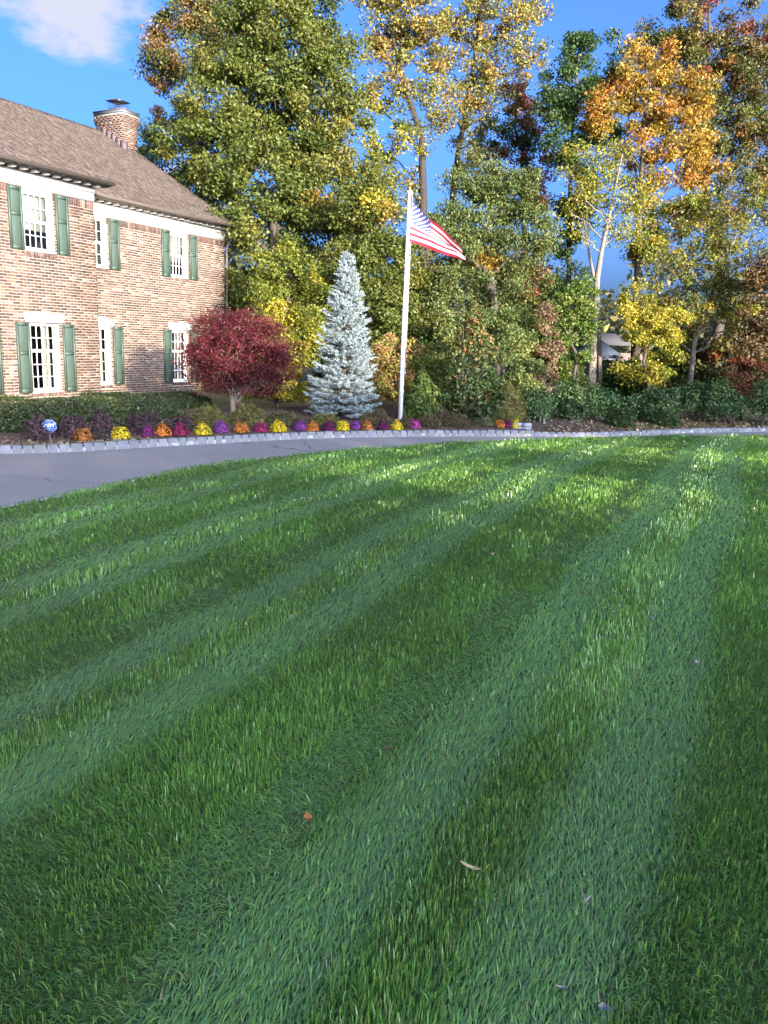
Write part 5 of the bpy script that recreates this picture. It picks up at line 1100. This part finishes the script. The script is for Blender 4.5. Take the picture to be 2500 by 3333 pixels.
# dry leaves and pale ground cover around the sign, too many to count
n = 700; X = rng.uniform(-8.5, -4.6, n); Yl = y_kerb(X) + 0.16 + rng.exponential(0.16, n); P = np.stack([X, Yl, z_bed(X, Yl) + 0.025], 1)
ll = link('leaf_litter', leaf_mesh('leaf_litter', P, 0.075, jit((0.26, 0.19, 0.12), n, 0.35), up=1.2, aspect=0.7), MT['dryleaf'], None, 'stuff'); ll['label'] = 'dry fallen leaves along the kerb under the blue sign'
n = 1500; X = rng.uniform(4, 14, n); Yl = y_kerb(X) + 0.2 + rng.exponential(0.8, n); P = np.stack([X, Yl, z_bed(X, Yl) + 0.02], 1)
ll = link('leaf_litter', leaf_mesh('leaf_litter', P, 0.08, jit((0.28, 0.20, 0.11), n, 0.35), up=1.2, aspect=0.7), MT['dryleaf'], None, 'stuff'); ll['label'] = 'dry fallen leaves under the rhododendrons'
st_ = MB(); q = hit(1128, 929)
gs = empty('granite_step', [q[0], q[1], q[2]], 'short stack of granite blocks at the end of the flower bed', 'stone')
for k in range(4):
    mb = MB(); mb.frame_box((q[0] - 0.22 + 0.24 * (k % 2), q[1] + 0.05, q[2] - 0.03 + 0.10 * (k // 2)), (0.22, 0.03, 0), (-0.02, 0.16, 0), (0, 0, 0.095), (0.30, 0.30, 0.31)); mb.build('block', MT['stone'], gs)

# ================================================================== TREES BEHIND THE CAMERA (they throw the long shade on the lawn)
W_ = np.array([-sin(SUN_AZ), cos(SUN_AZ), 0.0]); W_ = W_ if W_[0] > 0 else -W_        # across the sun's direction
U0 = 26.0; TE = math.tan(SUN_EL)
hs_ = [(-8, 0.2), (0, 0.3), (3, 0.4), (6, 1.1), (8, 1.55), (11, 1.85), (15, 1.5), (20, 1.4), (40, 1.6)]   # how high the shade reaches around the bed
slits = []  # gaps cut in the unseen crowns to throw sun streaks on lawn and shrubs
r_s = np.random.default_rng(5)
for k in range(16): c = r_s.uniform(6, 21); slits.append((c, r_s.uniform(0.7, 1.8), 0.1 + (U0 + r_s.uniform(7.5, 13.5)) * TE, r_s.uniform(0.02, 0.06)))
for k in range(5): c = r_s.uniform(0.5, 9); slits.append((c, r_s.uniform(0.4, 1.0), (U0 + r_s.uniform(10, 15)) * TE, r_s.uniform(0.02, 0.05)))
for k in range(9): c = r_s.uniform(8.5, 21); slits.append((c, r_s.uniform(0.3, 0.7), r_s.uniform(0.5, 1.3) + (U0 + r_s.uniform(17, 19)) * TE, r_s.uniform(0.1, 0.3)))
slits += [(9.7, 1.0, 0.9 + (U0 + 19.1) * TE, 0.45), (12.4, 0.6, 1.0 + (U0 + 18.4) * TE, 0.5), (15.5, 0.7, 0.9 + (U0 + 16.5) * TE, 0.35)]
lat = -12.0; k = 0
while lat < 36:
    wdt = 3.2; H = (float(np.interp(lat, *zip(*hs_))) + (U0 + 16.6) * TE) * r_s.uniform(0.985, 1.015); b = ST * U0 + W_ * lat; n = 4200
    L1 = rng.uniform(-wdt, wdt, n); zz = rng.uniform(0.10, 1, n); P = b + W_ * L1[:, None] + ST * rng.uniform(-1.3, 1.3, n)[:, None]; P[:, 2] = zz * (H - 0.5 * rng.uniform(0, 1, n) * (np.abs(L1) / wdt) ** 2)
    lt = lat + L1; kill = np.zeros(n, bool)
    for (c, hw, zc, hh) in slits: kill |= (np.abs(lt - c) < hw + 0.14) & (np.abs(P[:, 2] - TE * (P @ ST - U0) - zc) < hh + 0.15)
    P = P[~kill]; n = len(P)
    e = empty('hemlock_tree', [b[0], b[1], 0.0], 'tall dense hemlock in the row behind the viewer on the sunny side', 'tree', 'hemlock row that shades the lawn')
    link('crown', leaf_mesh('crown', P, 0.58, jit((0.05, 0.085, 0.03), n, 0.25), up=0.0, aspect=0.8), MT['leaf'], e)
    mb = MB(); mb.tube([b + np.array([0, 0, -0.1]), b + np.array([0, 0, H * 0.6]), b + np.array([0, 0, H * 0.95])], [0.2, 0.12, 0.02], 7); mb.build('trunk', MT['bark'], e)
    lat += 3.2; k += 1

# unseen rest of the wood, added to darken the low sky behind the viewer
n = 9000; X = rng.uniform(-75, 80, n); Yf = rng.uniform(-52, -40, n); m_ = rng.uniform(size=n) < 0.22; Xs = np.where(rng.uniform(size=n) < 0.5, rng.uniform(-60, -48, n), rng.uniform(55, 65, n)); Ys = rng.uniform(-45, 50, n)
X = np.where(m_, Xs, X); Yf = np.where(m_, Ys, Yf); P = np.stack([X, Yf, 0.3 + rng.uniform(0, 1, n) * (8.6 + 1.2 * np.sin(X * 0.4) + 0.8 * np.sin(X * 1.1 + Yf))], 1)
ob = link('far_wood', leaf_mesh('far_wood', P, 1.1, pal_pick(OLIVE + DGREEN, n), up=0.0, aspect=0.9), MT['leaf'], None, 'stuff'); ob['label'] = 'unseen distant wood behind the viewer, added to darken the low sky'

# ================================================================== LAWN BLADES
DS = np.array([sin(radians(25.0)), cos(radians(25.0))])               # mowing direction
def lawn_blades():
    r0, r1, p0 = 2.6, 26.0, 18000.0; half = radians(42)
    # density falls with distance so that the far turf is not heavier than the near turf
    n1 = int(p0 * half * (r0 ** 2 - 0.9 ** 2)); n2 = int(p0 * r0 ** 2 * 2 * half * math.log(r1 / r0))
    ra = np.sqrt(rng.uniform(0.9 ** 2, r0 ** 2, n1)); rb_ = r0 * np.exp(rng.uniform(0, math.log(r1 / r0), n2)); r = np.concatenate([ra, rb_]); a = rng.uniform(-half, half, len(r)) + 0.06
    x, y = r * np.sin(a), r * np.cos(a); ok = (y < 23.2) & (x > x_lawn(y) - 0.03 + rng.normal(0, 0.02, len(r))) & (y > 0.4); x, y, r = x[ok], y[ok], r[ok]
    keep = np.ones(len(x), bool)                      # worn, thin spots in the turf
    for (px, py, rr) in ((15, 1478, 0.22), (60, 1490, 0.14), (330, 2120, 0.13), (250, 2175, 0.16), (640, 1770, 0.12), (480, 1930, 0.14), (1560, 1900, 0.10), (1600, 2120, 0.14)):
        q = ground_z(px, py, 0.5); keep &= rng.uniform(size=len(x)) > 0.42 * np.exp(-((x - q[0]) ** 2 + (y - q[1]) ** 2) / rr ** 2)
    return x[keep], y[keep], r[keep]
x, y, r = lawn_blades(); n = len(x); z = z_lawn(x, y) - 0.006
wob = 0.07 * np.sin(y * 0.5 + 0.4) + 0.05 * np.sin(y * 1.1 + x * 0.7) + rng.normal(0, 0.05, n)
qq = x * DS[1] - y * DS[0] + wob                                         # distance across the stripes
ph = np.mod(qq, 2.1)                                                     # 0..1.05 dark pass (towards us), 1.05..2.1 light pass (away from us)
light = ph > 1.05; w1 = np.where(light, ph - 1.05, ph)
track = ((w1 < 0.37) | (w1 > 0.66))                                      # wheel tracks press the grass flatter
lo = np.sin(x * 2.3 + 1.3 * np.sin(y * 1.1)) * np.sin(y * 1.7 + x) ; tuft = np.sin(x * 13 + 3 * np.sin(y * 9)) * np.sin(y * 15 + 2 * np.sin(x * 11))
lean = np.where(light, np.where(track, 1.05, -0.12), np.where(track, -0.5, -0.35)) + rng.normal(0, 0.23, n) * np.where(light & track, 0.6, 1.0) + 0.12 * lo + 0.10 * tuft
rut = (~light) & (w1 > 0.70) & (lo > -0.1); lean = np.where(rut, -1.1 + rng.normal(0, 0.3, n), lean)
az = rng.normal(0, 0.55, n) * np.where(light & track, 0.6, 1.0) + 0.35 * tuft; az = np.where(rut, az + rng.normal(0, 0.7, n), az)
dirx = DS[0] * np.cos(az) - DS[1] * np.sin(az); diry = DS[0] * np.sin(az) + DS[1] * np.cos(az)
H = rng.uniform(0.034, 0.062, n) * (1 + 0.2 * lo) * np.clip(0.9 + r * 0.02, 0.9, 1.25); Wd = np.maximum(0.0034, 0.00105 * r) * rng.uniform(0.75, 1.3, n)
sx, cx_ = np.sin(lean), np.cos(lean)
hv = np.stack([dirx, diry], 1)
# blade faces roughly across its lean, each twisted a little
tw = rng.normal(0, 0.55, n); wx = -diry * np.cos(tw) + dirx * np.sin(tw) * 0.6; wy = dirx * np.cos(tw) + diry * np.sin(tw) * 0.6
base = np.stack([x, y, z], 1); wv = np.stack([wx, wy, np.zeros(n)], 1) * (Wd / 2)[:, None]
def along(t, bend):                                                     # curved blade
    ang = lean * (0.55 + bend * t); return base + np.stack([dirx * np.sin(ang), diry * np.sin(ang), np.cos(ang)], 1) * (H * t)[:, None]
m1, m2, tp = along(0.4, 0.5), along(0.75, 0.62), along(1.0, 0.75)
near = r < 3.2 + 3.0 * rng.uniform(0, 1, n)
G1 = np.array([0.155, 0.31, 0.05]); G2 = np.array([0.21, 0.355, 0.06]); G3 = np.array([0.12, 0.265, 0.075])
mixv = rng.uniform(0, 1, (n, 1)); col = np.where(mixv < 0.5, G1, np.where(mixv < 0.8, G2, G3)) * np.exp(rng.normal(0, 0.18, (n, 1))) * (1 + 0.15 * lo)[:, None] * (1 + 0.12 * np.sin(x * 0.9 + 2 * np.sin(y * 0.6)))[:, None]
dry = rng.uniform(0, 1, n) < 0.022; col[dry] = np.array([0.30, 0.24, 0.11])
def blades(sel, detail):
    k = int(sel.sum()); b, a1, a2, t_, w_b = base[sel], m1[sel], m2[sel], tp[sel], wv[sel]; c = col[sel]
    if detail:
        V = np.stack([b - w_b * 0.8, b + w_b * 0.8, a1 + w_b, a1 - w_b, a2 + w_b * 0.75, a2 - w_b * 0.75, t_], 1); o = np.arange(k)[:, None] * 7
        Q = np.concatenate([o + np.array([0, 1, 2, 3]), o + np.array([3, 2, 4, 5])], 1).reshape(-1); T = (o + np.array([5, 4, 6])).reshape(-1)
        return np_mesh('blade_near', V.reshape(-1, 3), np.concatenate([Q, T]), np.concatenate([np.full(2 * k, 4), np.full(k, 3)]), np.repeat(c, 7, 0))
    V = np.stack([b - w_b * 0.9, b + w_b * 0.9, a2 + w_b * 0.9, a2 - w_b * 0.9, t_], 1); o = np.arange(k)[:, None] * 5
    return np_mesh('blade_far', V.reshape(-1, 3), np.concatenate([(o + np.array([0, 1, 2, 3])).reshape(-1), (o + np.array([3, 2, 4])).reshape(-1)]), np.concatenate([np.full(k, 4), np.full(k, 3)]), np.repeat(c, 5, 0))
g1 = link('lawn_grass', blades(near, True), MT['grass'], None, 'stuff'); g1['label'] = 'mown striped grass in the foreground'
g2 = link('lawn_grass', blades(~near, False), MT['grass'], None, 'stuff'); g2['label'] = 'mown striped grass running back to the driveway'
print('blades', n, int(near.sum()))

# ================================================================== SINGLE FALLEN LEAVES
def fallen(px, py, size, col, label, lawn=True, slim=False):
    size *= 0.62
    zz = 0.5
    for _ in range(40):
        P = ground_z(px, py, zz); zz = 0.5 * zz + 0.5 * (float(z_lawn(P[0], P[1])) + 0.04 if lawn else 0.004)
    P = ground_z(px, py, zz); an = rng.uniform(0, 2 * pi); a = np.array([cos(an), sin(an), 0.25]); b = np.array([-sin(an), cos(an), 0.1]) * (0.28 if slim else 0.75); V = []
    for k in range(14):
        t = 2 * pi * k / 14; rr = size * 0.5 * (1 if slim else (1 + 0.25 * cos(5 * t))); V.append(P + a * cos(t) * rr + b * sin(t) * rr + np.array([0, 0, 0.012 + 0.25 * size * cos(t) ** 2 * 0.5]))
    V.append(P + np.array([0, 0, 0.006])); mb = MB(); mb.add(V, [(k, (k + 1) % 14, 14) for k in range(14)], col)
    mb.tube([P - a * size * 0.45 + np.array([0, 0, 0.03 * size]), P - a * size * 0.85 + np.array([0, 0, 0.05])], [0.0016, 0.001], 3, col)
    o = mb.build('fallen_leaf', MT['dryleaf']); tag(o, label, 'leaf', 'single leaves fallen on lawn and driveway')
PALE, TAN, BRN = (0.36, 0.31, 0.27), (0.42, 0.28, 0.20), (0.16, 0.08, 0.05)
for a in ((1635, 1077, 0.10, PALE, 'pale leaf near the right edge of the lawn'), (1632, 1110, 0.06, TAN, 'small tan leaf below the pale one at the right edge'), (1405, 1338, 0.075, PALE, 'whitish curled leaf alone in the middle right of the lawn'), (1512, 1132, 0.05, PALE, 'tiny pale leaf on the right bright stripe'),
          (1210, 2140, 0.05, PALE, 'slim pale leaf low in the foreground'), (1305, 2185, 0.05, PALE, 'pale leaf nearest the bottom edge'), (1016, 1880, 0.11, (0.5, 0.4, 0.18), 'long straw coloured blade in the foreground'), (1270, 1950, 0.05, PALE, 'slim pale leaf above the bottom ones'),
          (666, 1772, 0.06, (0.36, 0.15, 0.05), 'orange brown leaf in the dark mowing track'), (1505, 1435, 0.045, PALE, 'small pale leaf on the bright stripe right of centre'), (1462, 1463, 0.04, TAN, 'small tan leaf near the bright stripe'), (868, 1163, 0.06, TAN, 'tan leaf on the lawn in line with the flagpole'), (1065, 1200, 0.055, TAN, 'tan leaf right of centre on the dark stripe'), (840, 1622, 0.05, BRN, 'dark brown leaf on the dark track')):
    fallen(*a, True, 'slim' in a[4] or 'straw' in a[4])
for a in ((785, 972, 0.12, BRN, 'dark leaf lying on the driveway'), (298, 1033, 0.11, TAN, 'tan leaf on the driveway near the lawn'), (545, 1003, 0.08, TAN, 'tan leaf at the lawn edge on the driveway'), (752, 1005, 0.07, PALE, 'pale leaf on the driveway edge')): fallen(*a, False)
